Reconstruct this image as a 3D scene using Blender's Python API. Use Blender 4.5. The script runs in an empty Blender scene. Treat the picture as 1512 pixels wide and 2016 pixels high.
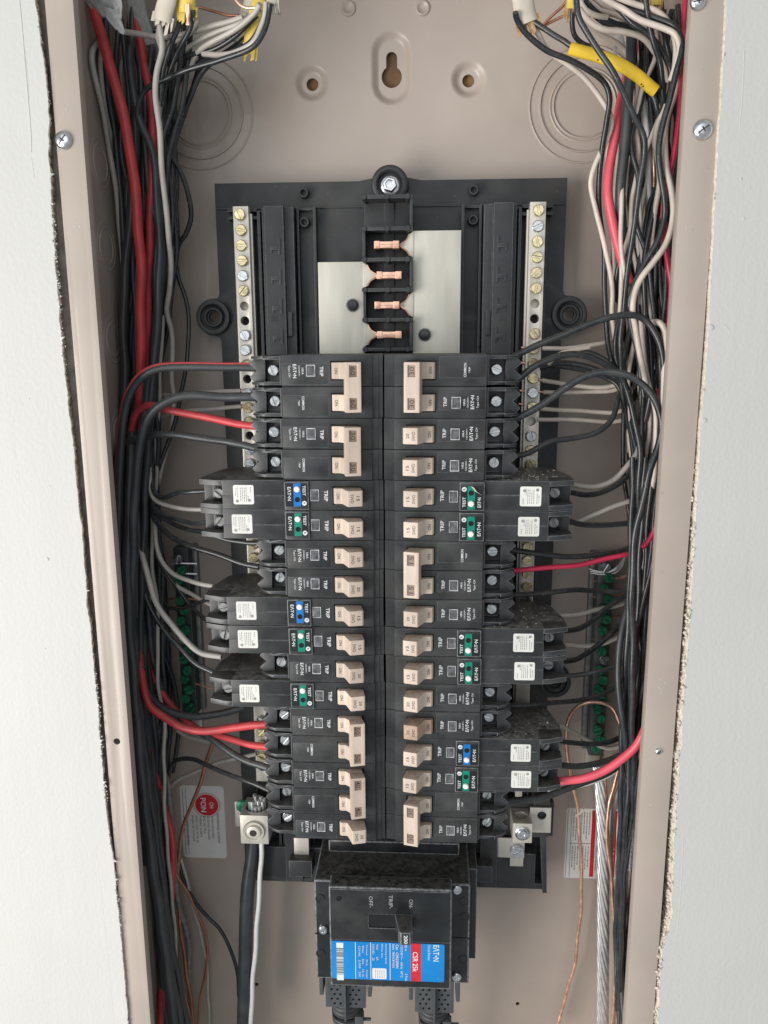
import bpy, bmesh, math, random
from mathutils import Vector, Matrix
R = random.Random(7)
SC = bpy.context.scene
COL = SC.collection
S = 0.001                       # everything below is written in millimetres

# ------------------------------------------------------------------ camera, light, exposure
# panel frame: x = right, y = up, z = d = towards the viewer (0 at the cabinet's back sheet)
CAM_D, CAM_X = 595.4, 27.6
FOC, CX, CY = 1600.0, 756.0, 1008.0
_i = Vector((89, -336, 1600)).normalized()
_d = Vector((44, 7612, 1600)); _d = (_d - _i * _d.dot(_i)).normalized()
_r = _d.cross(_i)
PM = Matrix(((1, 0, 0), (0, 0, -1), (0, 1, 0)))      # panel frame -> world

cam = bpy.data.cameras.new('camera'); camo = bpy.data.objects.new('camera', cam); COL.objects.link(camo)
def _ax(v): return PM @ Vector((_r.dot(v), -_d.dot(v), -_i.dot(v)))
_cx, _cy, _cz = _ax(Vector((1, 0, 0))), _ax(Vector((0, -1, 0))), _ax(Vector((0, 0, -1)))
m = Matrix((_cx, _cy, _cz)).transposed().to_4x4()
m.translation = PM @ Vector((CAM_X, 0, CAM_D)) * S
camo.matrix_world = m
cam.sensor_fit = 'VERTICAL'; cam.sensor_height = 36; cam.lens = FOC / 2016 * 36
cam.clip_start = 0.01; cam.clip_end = 50
SC.camera = camo
SC.render.resolution_x, SC.render.resolution_y = 768, 1024

w = bpy.data.worlds.new('World'); SC.world = w; w.use_nodes = True
bg = w.node_tree.nodes['Background']; bg.inputs[0].default_value = (0.90, 0.96, 1.0, 1); bg.inputs[1].default_value = 0.43
def area(name, loc, target, size, power, col):
    l = bpy.data.lights.new(name, 'AREA'); l.shape = 'RECTANGLE'; l.size, l.size_y = size
    l.energy = power; l.color = col
    o = bpy.data.objects.new(name, l); COL.objects.link(o)
    o.location = loc
    o.rotation_euler = (Vector(target) - Vector(loc)).to_track_quat('-Z', 'Y').to_euler()
area('window_light', (-1.20, -1.18, -0.45), (0, 0, -0.12), (1.0, 1.2), 33, (1.0, 0.965, 0.92))
area('fill_light', (-0.15, -1.7, 0.55), (0, 0, -0.1), (1.4, 1.2), 6.5, (0.95, 0.97, 1.0))  # soft fill lamp added from the front, no visible source
SC.view_settings.view_transform = 'Standard'; SC.view_settings.look = 'None'
SC.view_settings.exposure = 0.0; SC.view_settings.gamma = 1.0

# ------------------------------------------------------------------ helpers
def at(px, py, d, r=0.0):
    """point of the place seen at a photograph pixel, d mm in front of the back sheet, kept inside the cabinet"""
    for k in range(60):
        ray = Vector((px - CX, py - CY, FOC))
        t = (CAM_D - d) / ray.dot(_i)
        p = Vector((_r.dot(ray) * t + CAM_X, -_d.dot(ray) * t, d))
        if r == 0 or abs(p.x) <= 180.5 - r or d > 108 - r: return p
        d += 1.5
    return p

def lin(r, g, b):
    return tuple((c / 255 / 12.92) if c / 255 <= 0.04045 else ((c / 255 + 0.055) / 1.055) ** 2.4 for c in (r, g, b))

MATS = {}
def mat(name, col, rough=0.5, metal=0.0, var=0.08, scale=120, bump=0.0, bscale=600, dust=0.0, spec=0.5, stretch=None, dustcol=(0.23, 0.205, 0.17), coat=0.0, orand=0.0, speck=None):
    m = bpy.data.materials.new(name); m.use_nodes = True
    nt = m.node_tree; N, L = nt.nodes, nt.links
    b = N['Principled BSDF']
    b.inputs['Roughness'].default_value = rough; b.inputs['Metallic'].default_value = metal
    b.inputs['Specular IOR Level'].default_value = spec
    b.inputs['Coat Weight'].default_value = coat
    geo = N.new('ShaderNodeNewGeometry')
    mp = N.new('ShaderNodeMapping'); L.new(geo.outputs['Position'], mp.inputs[0])
    if stretch: mp.inputs['Scale'].default_value = stretch
    nz = N.new('ShaderNodeTexNoise'); nz.inputs['Scale'].default_value = scale; nz.inputs['Detail'].default_value = 5
    L.new(mp.outputs[0], nz.inputs[0])
    mx = N.new('ShaderNodeMix'); mx.data_type = 'RGBA'
    mx.inputs[6].default_value = (*[max(0, c * (1 - var)) for c in col], 1)
    mx.inputs[7].default_value = (*[min(1, c * (1 + var)) for c in col], 1)
    cr = N.new('ShaderNodeMapRange'); cr.inputs[1].default_value = 0.3; cr.inputs[2].default_value = 0.7
    L.new(nz.outputs[0], cr.inputs[0]); L.new(cr.outputs[0], mx.inputs[0])
    out = mx.outputs[2]
    if orand > 0:
        oi = N.new('ShaderNodeObjectInfo'); hv = N.new('ShaderNodeHueSaturation')
        ra = N.new('ShaderNodeMapRange'); ra.inputs[3].default_value = 1 - orand; ra.inputs[4].default_value = 1 + orand
        L.new(oi.outputs['Random'], ra.inputs[0]); L.new(ra.outputs[0], hv.inputs['Value']); L.new(out, hv.inputs['Color']); out = hv.outputs[0]
    if speck:
        sn = N.new('ShaderNodeTexNoise'); sn.inputs['Scale'].default_value = speck[1]; sn.inputs['Detail'].default_value = 3; L.new(geo.outputs['Position'], sn.inputs[0])
        sr = N.new('ShaderNodeMapRange'); sr.inputs[1].default_value = speck[2]; sr.inputs[2].default_value = speck[2] + 0.05; sr.inputs[4].default_value = speck[3]; L.new(sn.outputs[0], sr.inputs[0])
        sm = N.new('ShaderNodeMix'); sm.data_type = 'RGBA'; sm.inputs[7].default_value = (*speck[0], 1)
        L.new(sr.outputs[0], sm.inputs[0]); L.new(out, sm.inputs[6]); out = sm.outputs[2]
    rr = N.new('ShaderNodeMapRange'); rr.inputs[3].default_value = max(0.02, rough - 0.1); rr.inputs[4].default_value = min(1, rough + 0.1)
    L.new(nz.outputs[0], rr.inputs[0]); L.new(rr.outputs[0], b.inputs['Roughness'])
    if dust > 0:
        sx = N.new('ShaderNodeSeparateXYZ'); L.new(geo.outputs['Normal'], sx.inputs[0])
        up = N.new('ShaderNodeMapRange'); up.inputs[1].default_value = 0.35; up.inputs[2].default_value = 0.9
        L.new(sx.outputs[2], up.inputs[0])
        n2 = N.new('ShaderNodeTexNoise'); n2.inputs['Scale'].default_value = 260; n2.inputs['Detail'].default_value = 8; n2.inputs['Roughness'].default_value = 0.75
        L.new(geo.outputs['Position'], n2.inputs[0])
        r2 = N.new('ShaderNodeMapRange'); r2.inputs[1].default_value = 0.36; r2.inputs[2].default_value = 0.62; L.new(n2.outputs[0], r2.inputs[0])
        mu = N.new('ShaderNodeMath'); mu.operation = 'MULTIPLY'; L.new(up.outputs[0], mu.inputs[0]); L.new(r2.outputs[0], mu.inputs[1])
        # thin film of dust everywhere, thick on what faces up
        n3 = N.new('ShaderNodeTexNoise'); n3.inputs['Scale'].default_value = 35; n3.inputs['Detail'].default_value = 8; L.new(geo.outputs['Position'], n3.inputs[0])
        r3 = N.new('ShaderNodeMapRange'); r3.inputs[1].default_value = 0.45; r3.inputs[2].default_value = 0.8; r3.inputs[4].default_value = 0.14; L.new(n3.outputs[0], r3.inputs[0])
        m2 = N.new('ShaderNodeMath'); m2.operation = 'MULTIPLY'; m2.inputs[1].default_value = dust; L.new(mu.outputs[0], m2.inputs[0])
        ad = N.new('ShaderNodeMath'); ad.operation = 'MAXIMUM'; L.new(m2.outputs[0], ad.inputs[0]); L.new(r3.outputs[0], ad.inputs[1])
        dm = N.new('ShaderNodeMix'); dm.data_type = 'RGBA'; dm.inputs[7].default_value = (*dustcol, 1)
        L.new(ad.outputs[0], dm.inputs[0]); L.new(out, dm.inputs[6]); out = dm.outputs[2]
        ro = N.new('ShaderNodeMapRange'); ro.inputs[3].default_value = rough; ro.inputs[4].default_value = 0.95
        L.new(ad.outputs[0], ro.inputs[0]); L.new(ro.outputs[0], b.inputs['Roughness'])
    L.new(out, b.inputs['Base Color'])
    if bump > 0:
        nb = N.new('ShaderNodeTexNoise'); nb.inputs['Scale'].default_value = bscale; nb.inputs['Detail'].default_value = 6
        L.new(mp.outputs[0], nb.inputs[0])
        bp = N.new('ShaderNodeBump'); bp.inputs['Strength'].default_value = bump; bp.inputs['Distance'].default_value = 0.0006
        L.new(nb.outputs[0], bp.inputs['Height']); L.new(bp.outputs[0], b.inputs['Normal'])
    MATS[name] = m
    return m

mat('paint', (0.435, 0.368, 0.318), 0.38, var=0.06, scale=16, bump=0.03, bscale=900, coat=0.15, dust=0.3, dustcol=(0.56, 0.50, 0.44), speck=((0.30, 0.25, 0.21), 210, 0.71, 0.5))
mat('main_plastic', (0.013, 0.015, 0.017), 0.30, var=0.3, scale=70, bump=0.10, bscale=1800, dust=0.5, dustcol=(0.20, 0.185, 0.16))
mat('plastic', (0.026, 0.028, 0.030), 0.33, orand=0.22, speck=((0.13, 0.128, 0.12), 620, 0.72, 0.4), var=0.4, scale=90, bump=0.10, bscale=1800, dust=0.85, dustcol=(0.27, 0.255, 0.225))
mat('edge_highlight', (0.15, 0.155, 0.16), 0.42, var=0.55, scale=420)  # pale bevel colour standing in for light caught on the edges
mat('edge_highlight_tray', (0.085, 0.09, 0.094), 0.45, var=0.5, scale=420)
mat('tray_plastic', (0.028, 0.030, 0.032), 0.48, speck=((0.15, 0.145, 0.135), 520, 0.71, 0.7), var=0.25, scale=60, bump=0.12, bscale=1500, dust=0.25)
mat('lug_plastic', (0.055, 0.062, 0.068), 0.5, var=0.15, bump=0.1, dust=0.3)
mat('terminal_plastic', (0.034, 0.037, 0.040), 0.32, var=0.3, scale=150, bump=0.15, bscale=1400, dust=0.4)
mat('handle', (0.595, 0.487, 0.40), 0.42, orand=0.10, speck=((0.30, 0.22, 0.16), 330, 0.70, 0.5), var=0.08, scale=80, bump=0.06, dust=0.55, dustcol=(0.20, 0.13, 0.08))
mat('handle_old', (0.43, 0.30, 0.22), 0.5, var=0.18, scale=160, bump=0.08, dust=0.9, dustcol=(0.13, 0.085, 0.055))
mat('amp_window', (0.27, 0.19, 0.145), 0.5, var=0.1)
mat('lens', (0.17, 0.175, 0.18), 0.14, 0.5, var=0.6, scale=260, coat=0.9)
mat('lens_frame', (0.50, 0.51, 0.51), 0.2, var=0.5, scale=350)
mat('zinc', (0.62, 0.64, 0.65), 0.28, 1.0, var=0.22, scale=300)
mat('yellow_zinc', (0.66, 0.58, 0.36), 0.25, 0.8, var=0.35, scale=260)
mat('bar_metal', (0.64, 0.60, 0.53), 0.40, 0.5, var=0.12, scale=90, stretch=(1, 1, 0.15), bump=0.05)
mat('bus_metal', (0.58, 0.56, 0.49), 0.45, 0.35, var=0.14, scale=45, stretch=(2.5, 1, 0.4), bump=0.06, bscale=500)
mat('copper', (0.86, 0.49, 0.36), 0.34, 0.7, var=0.32, scale=220, bump=0.1, bscale=700)
mat('copper_dull', (0.42, 0.20, 0.12), 0.42, 0.6, var=0.25, scale=120)
mat('aluminium', (0.76, 0.77, 0.77), 0.34, 0.75, var=0.12, scale=200)
mat('green_metal', (0.035, 0.22, 0.12), 0.22, 0.4, var=0.4, scale=300)
mat('wire_black', (0.026, 0.030, 0.033), 0.22, var=0.3, scale=140, bump=0.08, bscale=900, dust=0.35, speck=((0.20, 0.205, 0.20), 750, 0.66, 0.6), orand=0.25)  # pale specks: faint print plus specular glints painted into the colour
mat('cable_black', (0.034, 0.040, 0.044), 0.36, var=0.25, scale=100, bump=0.08, bscale=900, dust=0.4)
mat('wire_white', (0.60, 0.525, 0.455), 0.40, orand=0.08, speck=((0.33, 0.28, 0.23), 520, 0.68, 0.5), var=0.12, scale=110, bump=0.04)
mat('wire_grey', (0.46, 0.43, 0.385), 0.42, var=0.1, scale=110, bump=0.04)
mat('wire_bright', (0.72, 0.71, 0.69), 0.4, var=0.05)
mat('wire_red', (0.52, 0.045, 0.052), 0.42, var=0.2, scale=90, bump=0.08, dust=0.3, speck=((0.30, 0.10, 0.09), 420, 0.68, 0.6))
mat('wire_pink', (0.74, 0.10, 0.14), 0.36, var=0.1, scale=90, bump=0.04)
mat('wire_crimson', (0.50, 0.028, 0.075), 0.33, var=0.1, scale=90)
mat('wire_yellow', (0.76, 0.50, 0.03), 0.40, var=0.1, scale=120, bump=0.08)
mat('sheath', (0.60, 0.54, 0.45), 0.55, var=0.1, scale=100, bump=0.12, bscale=500)
mat('sheath_yellow', (0.72, 0.54, 0.10), 0.55, var=0.15, scale=120, bump=0.12, bscale=500)
mat('kraft', (0.50, 0.30, 0.14), 0.85, var=0.25, scale=300, bump=0.3, bscale=900)
mat('grey_tape', (0.34, 0.34, 0.33), 0.75, var=0.2, scale=500, bump=0.4, bscale=1500)
mat('tie_nylon', (0.62, 0.53, 0.42), 0.5, var=0.1)
mat('sticker', (0.72, 0.715, 0.68), 0.45, var=0.07, scale=60, orand=0.06)
mat('print_white', (0.70, 0.72, 0.72), 0.6, var=0.05)
mat('print_grey', (0.36, 0.37, 0.37), 0.6, var=0.12)
mat('print_dark', (0.055, 0.045, 0.042), 0.6, var=0.2)
mat('print_faint', (0.30, 0.29, 0.27), 0.7, var=0.2)
mat('label_black', (0.012, 0.013, 0.014), 0.32, var=0.1)
mat('label_blue', (0.0, 0.165, 0.52), 0.38, var=0.05)
mat('main_blue', (0.0, 0.22, 0.60), 0.30, var=0.1, scale=40, coat=0.3, speck=((0.25, 0.33, 0.42), 480, 0.69, 0.4))
mat('label_green', (0.0, 0.215, 0.14), 0.38, var=0.05)
mat('label_red', (0.58, 0.02, 0.03), 0.4, var=0.07)
mat('button', (0.80, 0.80, 0.78), 0.35, var=0.03)
mat('wood', (0.22, 0.125, 0.060), 0.8, var=0.45, scale=60, stretch=(1, 1, 0.12), bump=0.4)
mat('gypsum', (0.68, 0.61, 0.52), 0.95, var=0.2, scale=420, bump=0.9, bscale=900)
mat('cavity', (0.04, 0.035, 0.03), 0.9, var=0.3)
mat('stud_grey', (0.42, 0.39, 0.35), 0.9, var=0.3)
mat('dull_metal', (0.26, 0.265, 0.26), 0.45, 0.6, var=0.3, scale=200)
mat('dark_bar', (0.11, 0.115, 0.11), 0.4, 0.5, var=0.3, scale=120)
mat('grains', (0.55, 0.51, 0.44), 0.95, var=0.35, scale=500)
mat('pin', (0.010, 0.011, 0.012), 0.2, var=0.1)

def wall_material():
    m = mat('wall_paint', (0.565, 0.562, 0.538), 0.62, var=0.025, scale=9)
    nt = m.node_tree; N, L = nt.nodes, nt.links
    geo = N.new('ShaderNodeNewGeometry')
    def noise(scale, sx, detail):
        mp = N.new('ShaderNodeMapping'); mp.inputs['Scale'].default_value = sx; L.new(geo.outputs['Position'], mp.inputs[0])
        n = N.new('ShaderNodeTexNoise'); n.inputs['Scale'].default_value = scale; n.inputs['Detail'].default_value = detail
        L.new(mp.outputs[0], n.inputs[0]); return n
    a = noise(420, (1, 1, 0.75), 3); b = noise(150, (1.0, 1, 0.10), 5); c = noise(28, (1, 1, 0.35), 3)
    ad = N.new('ShaderNodeMath'); ad.operation = 'MULTIPLY_ADD'; ad.inputs[1].default_value = 0.8
    L.new(b.outputs[0], ad.inputs[0]); L.new(a.outputs[0], ad.inputs[2])
    ae = N.new('ShaderNodeMath'); ae.operation = 'MULTIPLY_ADD'; ae.inputs[1].default_value = 1.6
    L.new(c.outputs[0], ae.inputs[0]); L.new(ad.outputs[0], ae.inputs[2])
    bp = N.new('ShaderNodeBump'); bp.inputs['Strength'].default_value = 0.30; bp.inputs['Distance'].default_value = 0.0006
    L.new(ae.outputs[0], bp.inputs['Height']); L.new(bp.outputs[0], N['Principled BSDF'].inputs['Normal'])
wall_material()

ORG = {}
EDGE = {'main_plastic': 'edge_highlight', 'plastic': 'edge_highlight', 'terminal_plastic': 'edge_highlight', 'tray_plastic': 'edge_highlight_tray'}   # paler bevels paint edge highlights into the mouldings' colour
def link(o, parent=None):
    COL.objects.link(o)
    if parent is not None: o.parent = parent
    return o
def tag(o, label, cat, group=None, kind=None):
    if label: o['label'] = label
    if cat: o['category'] = cat
    if group: o['group'] = group
    if kind: o['kind'] = kind
    return o
def thing(name, label, cat, org=(0, 0, 0), group=None):
    """Empty at the thing's base (panel-frame mm)"""
    o = bpy.data.objects.new(name, None); o.empty_display_size = 0.01
    o.location = PM @ Vector(org) * S; link(o); ORG[o.name] = Vector(org)
    return tag(o, label, cat, group)

class MB:
    def __init__(s): s.v = []; s.f = []
    def add(s, vs, fs):
        n = len(s.v); s.v += [Vector(p) for p in vs]; s.f += [tuple(i + n for i in f) for f in fs]; return s
    def box(s, x0, x1, y0, y1, z0, z1):
        return s.add([(x, y, z) for z in (z0, z1) for y in (y0, y1) for x in (x0, x1)],
                     [(0, 2, 3, 1), (4, 5, 7, 6), (0, 1, 5, 4), (2, 6, 7, 3), (0, 4, 6, 2), (1, 3, 7, 5)])
    def prism(s, poly, h0, h1, plane='xy'):
        """poly extruded along the third axis"""
        a = sum(poly[i][0] * poly[(i + 1) % len(poly)][1] - poly[(i + 1) % len(poly)][0] * poly[i][1] for i in range(len(poly)))
        if a < 0: poly = poly[::-1]
        mp = {'xy': lambda p, h: (p[0], p[1], h), 'xz': lambda p, h: (p[0], -h, p[1]), 'yz': lambda p, h: (h, p[0], p[1])}[plane]
        if plane == 'xz': h0, h1 = -h1, -h0
        n = len(poly)
        return s.add([mp(p, h0) for p in poly] + [mp(p, h1) for p in poly],
                     [tuple(range(n))[::-1], tuple(range(n, 2 * n))] + [(i, (i + 1) % n, (i + 1) % n + n, i + n) for i in range(n)])
    def lathe(s, prof, c, axis=(0, 0, 1), n=20, sx=1.0, cap=True):
        a = Vector(axis).normalized(); u = a.orthogonal().normalized(); w = a.cross(u); c = Vector(c)
        vs = []
        for r, h in prof:
            for k in range(n):
                t = 2 * math.pi * k / n
                vs.append(c + a * h + (u * math.cos(t) * sx + w * math.sin(t)) * r)
        fs = []
        for j in range(len(prof) - 1):
            for k in range(n):
                fs.append((j * n + k, j * n + (k + 1) % n, (j + 1) * n + (k + 1) % n, (j + 1) * n + k))
        if cap:
            if prof[-1][0] > 1e-6: fs.append(tuple((len(prof) - 1) * n + k for k in range(n)))
            if prof[0][0] > 1e-6: fs.append(tuple(range(n))[::-1])
        return s.add(vs, fs)
    def tube(s, pts, r, n=10, flat=1.0, fdir=None, taper=None):
        pts = [Vector(p) for p in pts]; m_ = len(pts)
        T = [(pts[min(i + 1, m_ - 1)] - pts[max(i - 1, 0)]).normalized() for i in range(m_)]
        u = (Vector(fdir) if fdir else T[0].orthogonal()); vs = []
        for i in range(m_):
            u = (u - T[i] * u.dot(T[i]))
            if u.length < 1e-6: u = T[i].orthogonal()
            u.normalize(); w_ = T[i].cross(u)
            rr = r * (taper(i / (m_ - 1)) if taper else 1)
            for k in range(n):
                t = 2 * math.pi * k / n
                vs.append(pts[i] + (u * math.cos(t) * flat + w_ * math.sin(t)) * rr)
        fs = [(i * n + k, i * n + (k + 1) % n, (i + 1) * n + (k + 1) % n, (i + 1) * n + k) for i in range(m_ - 1) for k in range(n)]
        fs += [tuple(range(n))[::-1], tuple((m_ - 1) * n + k for k in range(n))]
        return s.add(vs, fs)
    def block(s, us, vs, H, base):
        """solid of box columns: H[i][j] is the top of cell us[i..i+1] x vs[j..j+1], None leaves it out"""
        g = lambda i, j: H[i][j] if 0 <= i < len(us) - 1 and 0 <= j < len(vs) - 1 and H[i][j] is not None else base
        for i in range(len(us) - 1):
            for j in range(len(vs) - 1):
                h = H[i][j]
                if h is None: continue
                a, b, c, d = us[i], us[i + 1], vs[j], vs[j + 1]
                s.add([(a, c, h), (b, c, h), (b, d, h), (a, d, h)], [(0, 1, 2, 3)])
                s.add([(a, c, base), (b, c, base), (b, d, base), (a, d, base)], [(3, 2, 1, 0)])
                for (p, q, di, dj) in (((a, c), (b, c), 0, -1), ((b, c), (b, d), 1, 0), ((b, d), (a, d), 0, 1), ((a, d), (a, c), -1, 0)):
                    o = g(i + di, j + dj)
                    if o < h: s.add([(*p, o), (*q, o), (*q, h), (*p, h)], [(0, 1, 2, 3)])
        return s
    def plate(s, outline, holes, z0, z1):
        """sheet with real holes"""
        bm = bmesh.new(); loops = []
        for lp in [outline] + holes:
            v = [bm.verts.new((p[0], p[1], z1)) for p in lp]
            for i in range(len(v)): bm.edges.new((v[i], v[(i + 1) % len(v)]))
        bmesh.ops.triangle_fill(bm, use_beauty=True, use_dissolve=False, edges=bm.edges[:], normal=(0, 0, 1))
        bm.verts.index_update()
        top = [p.co.copy() for p in bm.verts]; fs = []
        for f in bm.faces:
            ix = [v.index for v in f.verts]
            if f.normal.z < 0: ix = ix[::-1]
            fs.append(tuple(ix))
        bm.free()
        s.add(top, fs)
        s.add([(p.x, p.y, z0) for p in top], [f[::-1] for f in fs])
        for k, lp in enumerate([outline] + holes):
            n = len(lp); a = sum(lp[i][0] * lp[(i + 1) % n][1] - lp[(i + 1) % n][0] * lp[i][1] for i in range(n))
            fl = (a > 0) == (k == 0)
            vs = [(p[0], p[1], z0) for p in lp] + [(p[0], p[1], z1) for p in lp]
            s.add(vs, [((i, (i + 1) % n, (i + 1) % n + n, i + n) if fl else (i + n, (i + 1) % n + n, (i + 1) % n, i)) for i in range(n)])
        return s
    def mesh(s, name, off=(0, 0, 0), bevel=0.0, seg=2, mapped=True, sharp=38, fix=True, edge=False):
        bm = bmesh.new(); off = Vector(off)
        vs = [bm.verts.new(p - off) for p in s.v]
        for f in s.f:
            try: bm.faces.new([vs[i] for i in f])
            except ValueError: pass
        if fix: bmesh.ops.remove_doubles(bm, verts=bm.verts, dist=1e-3)
        if bevel > 0:
            bmesh.ops.dissolve_limit(bm, angle_limit=math.radians(1), verts=bm.verts, edges=bm.edges)
            ed = [e for e in bm.edges if len(e.link_faces) == 2 and e.calc_face_angle(0) > math.radians(28)]
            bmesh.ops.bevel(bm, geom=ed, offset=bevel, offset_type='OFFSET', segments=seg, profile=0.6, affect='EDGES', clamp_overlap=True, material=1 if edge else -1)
        me = bpy.data.meshes.new(name)
        bm.to_mesh(me); bm.free()
        me.transform(Matrix.Scale(S, 4))
        if mapped: me.transform(PM.to_4x4())
        for p in me.polygons: p.use_smooth = True
        me.set_sharp_from_angle(angle=math.radians(sharp))
        return me
    def build(s, name, mt, parent=None, bevel=0.0, seg=2, label=None, cat=None, group=None, kind=None, org=None, sharp=38, fix=True):
        """panel-frame object, a child when parent is given"""
        off = ORG[parent.name] if parent is not None else Vector(org) if org is not None else s.v[0].copy()
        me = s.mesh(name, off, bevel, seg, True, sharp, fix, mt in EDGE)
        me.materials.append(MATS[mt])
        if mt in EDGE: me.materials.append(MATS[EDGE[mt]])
        o = bpy.data.objects.new(name, me)
        if parent is None: o.location = PM @ off * S
        link(o, parent); ORG[o.name] = off
        return tag(o, label, cat, group, kind)

MESH = {}
def part(name, key, make, mt, parent, loc=(0, 0, 0), bevel=0.0, rot=None, seg=2):
    """part in its thing's own frame, mesh shared between alike parts"""
    if key not in MESH:
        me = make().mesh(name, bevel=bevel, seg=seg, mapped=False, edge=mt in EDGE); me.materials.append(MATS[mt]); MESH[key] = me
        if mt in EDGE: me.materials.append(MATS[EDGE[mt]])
    o = bpy.data.objects.new(name, MESH[key]); link(o, parent)
    o.location = Vector(loc) * S
    if rot: o.rotation_euler = rot
    return o

TXT = {}
LOGO = 'E\u039bT\u2022N'
def glyphs(s, bold):
    k = (s, bold)
    if k not in TXT:
        c = bpy.data.curves.new('t', 'FONT'); c.body = s; c.align_x = 'CENTER'; c.resolution_u = 2; c.offset = bold; c.space_line = 0.9
        o = bpy.data.objects.new('t', c); COL.objects.link(o)
        bpy.context.view_layer.update()
        me = bpy.data.meshes.new_from_object(o.evaluated_get(bpy.context.evaluated_depsgraph_get()))
        bpy.data.objects.remove(o); bpy.data.curves.remove(c)
        xs = [v.co.x for v in me.vertices]; ys = [v.co.y for v in me.vertices]
        me.transform(Matrix.Translation((-(min(xs) + max(xs)) / 2, -(min(ys) + max(ys)) / 2, 0)))
        me.transform(Matrix.Diagonal((1 / (max(xs) - min(xs)), 1 / (max(ys) - min(ys)), 1, 1)))
        me.name = 'lettering'
        TXT[k] = me
    return TXT[k]
def text(s, parent, pos, w, h, mt, base=(0, 1, 0), up=(-1, 0, 0), bold=0.0, local=True, name='lettering'):
    """printed letters w x h mm at pos, running along base"""
    src = glyphs(s, bold); key = (s, bold, mt)
    if key not in MESH:
        me = src.copy(); me.materials.clear(); me.materials.append(MATS[mt]); MESH[key] = me
    o = bpy.data.objects.new(name, MESH[key])
    b, u = Vector(base).normalized(), Vector(up).normalized(); p = Vector(pos)
    if not local:
        p = PM @ (p - ORG[parent.name]); b = PM @ b; u = PM @ u
    n = b.cross(u)
    M = Matrix((b * w * S, u * h * S, n * S)).transposed().to_4x4(); M.translation = p * S
    link(o, parent); o.matrix_local = M
    return o

def spline(pts, step=2.2):
    """Catmull-Rom through the points"""
    P = [pts[0] * 2 - pts[1]] + list(pts) + [pts[-1] * 2 - pts[-2]]; out = []
    for i in range(1, len(P) - 2):
        p0, p1, p2, p3 = P[i - 1:i + 3]
        n = max(2, int((p2 - p1).length / step))
        for k in range(n):
            t = k / n
            out.append(0.5 * ((2 * p1) + (p2 - p0) * t + (2 * p0 - 5 * p1 + 4 * p2 - p3) * t * t + (3 * p1 - p0 - 3 * p2 + p3) * t ** 3))
    out.append(Vector(pts[-1])); return out
def circle(cx, cy, r, n=24, sx=1.0):
    return [(cx + math.cos(2 * math.pi * k / n) * r * sx, cy + math.sin(2 * math.pi * k / n) * r) for k in range(n)]
def rrect(x0, x1, y0, y1, r, n=5):
    out = []
    for cx, cy, a in ((x1 - r, y1 - r, 0), (x0 + r, y1 - r, 90), (x0 + r, y0 + r, 180), (x1 - r, y0 + r, 270)):
        for k in range(n + 1):
            t = math.radians(a + 90 * k / n); out.append((cx + math.cos(t) * r, cy + math.sin(t) * r))
    return out
def slot_head(mb, r, h, c=(0, 0, 0), ang=0.6, slot=0.9, n=10):
    """round screw head with a real slot, axis along z"""
    mb.lathe([(r * 0.97, 0), (r, h * 0.35), (r * 0.97, h * 0.55)], c, n=20)
    for sgn in (0, math.pi):
        poly = []; a0 = math.asin(slot / 2 / r)
        for k in range(n + 1):
            t = a0 + (math.pi - 2 * a0) * k / n
            x, y = math.cos(t) * r * 0.9, math.sin(t) * r * 0.9
            t2 = ang + sgn
            poly.append((c[0] + x * math.cos(t2) - y * math.sin(t2), c[1] + x * math.sin(t2) + y * math.cos(t2)))
        mb.prism(poly, c[2] + h * 0.5, c[2] + h)
    return mb

# ------------------------------------------------------------------ the cabinet
FL = 115.0; WX = 181.75; ZT, ZB = 262.0, -640.0
cab = thing('electrical_cabinet', 'taupe painted steel cabinet box recessed in the white wall, open at the front', 'cabinet', (0, ZB, 0))
HL, HR = (-53.0, 172.0), (53.0, 172.0); KH = (1.2, 180.0)
key_slot = []
kr, ks = 6.9, 3.7; a0 = math.asin(ks / kr)
for k in range(19):
    t = math.pi / 2 + a0 + (2 * math.pi - 2 * a0) * k / 18
    key_slot.append((KH[0] + kr * math.cos(t), KH[1] - 4.5 + kr * math.sin(t)))
for k in range(9):
    t = math.pi * k / 8
    key_slot.append((KH[0] + ks * math.cos(t), KH[1] + 7.5 + ks * math.sin(t)))
def stadium(c, r, h, n=12):
    out = []
    for k in range(n + 1): t = math.pi * k / n; out.append((c[0] + r * math.cos(t), c[1] + h + r * math.sin(t)))
    for k in range(n + 1): t = math.pi + math.pi * k / n; out.append((c[0] + r * math.cos(t), c[1] - h + r * math.sin(t)))
    return out
back = MB().plate([(-WX, ZB), (WX, ZB), (WX, ZT), (-WX, ZT)],
                  [circle(*HL, 12.2, 32), circle(*HR, 12.2, 32), stadium(KH, 14.0, 9.5), circle(105.8, -551.5, 1.7, 12), circle(-118, -542, 1.7, 12)], -1.2, 0)
back.build('back_sheet', 'paint', cab, sharp=30)
for c in (HL, HR):
    MB().lathe([(12.2, 0), (11.4, -0.15), (10, -1.0), (8.2, -2.9), (7.0, -3.7), (6.2, -3.8), (4.1, -3.8), (4.0, -5.0)], (*c, 0), n=32, cap=False).build('mounting_dimple', 'paint', cab, sharp=60)
dim = MB(); lv = [(14.0, 9.5, 0), (13.2, 9.5, -0.15), (12, 9.5, -1.0), (10.2, 9.4, -2.9), (9.2, 9.2, -3.6), (8.6, 9.0, -3.7)]
rings = [[(*p, z) for p in stadium(KH, r, h)] for r, h, z in lv]; n = len(rings[0])
dim.add([p for g in rings for p in g], [(j * n + k, j * n + (k + 1) % n, (j + 1) * n + (k + 1) % n, (j + 1) * n + k) for j in range(len(lv) - 1) for k in range(n)])
dim.f = [f[::-1] for f in dim.f]
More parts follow.
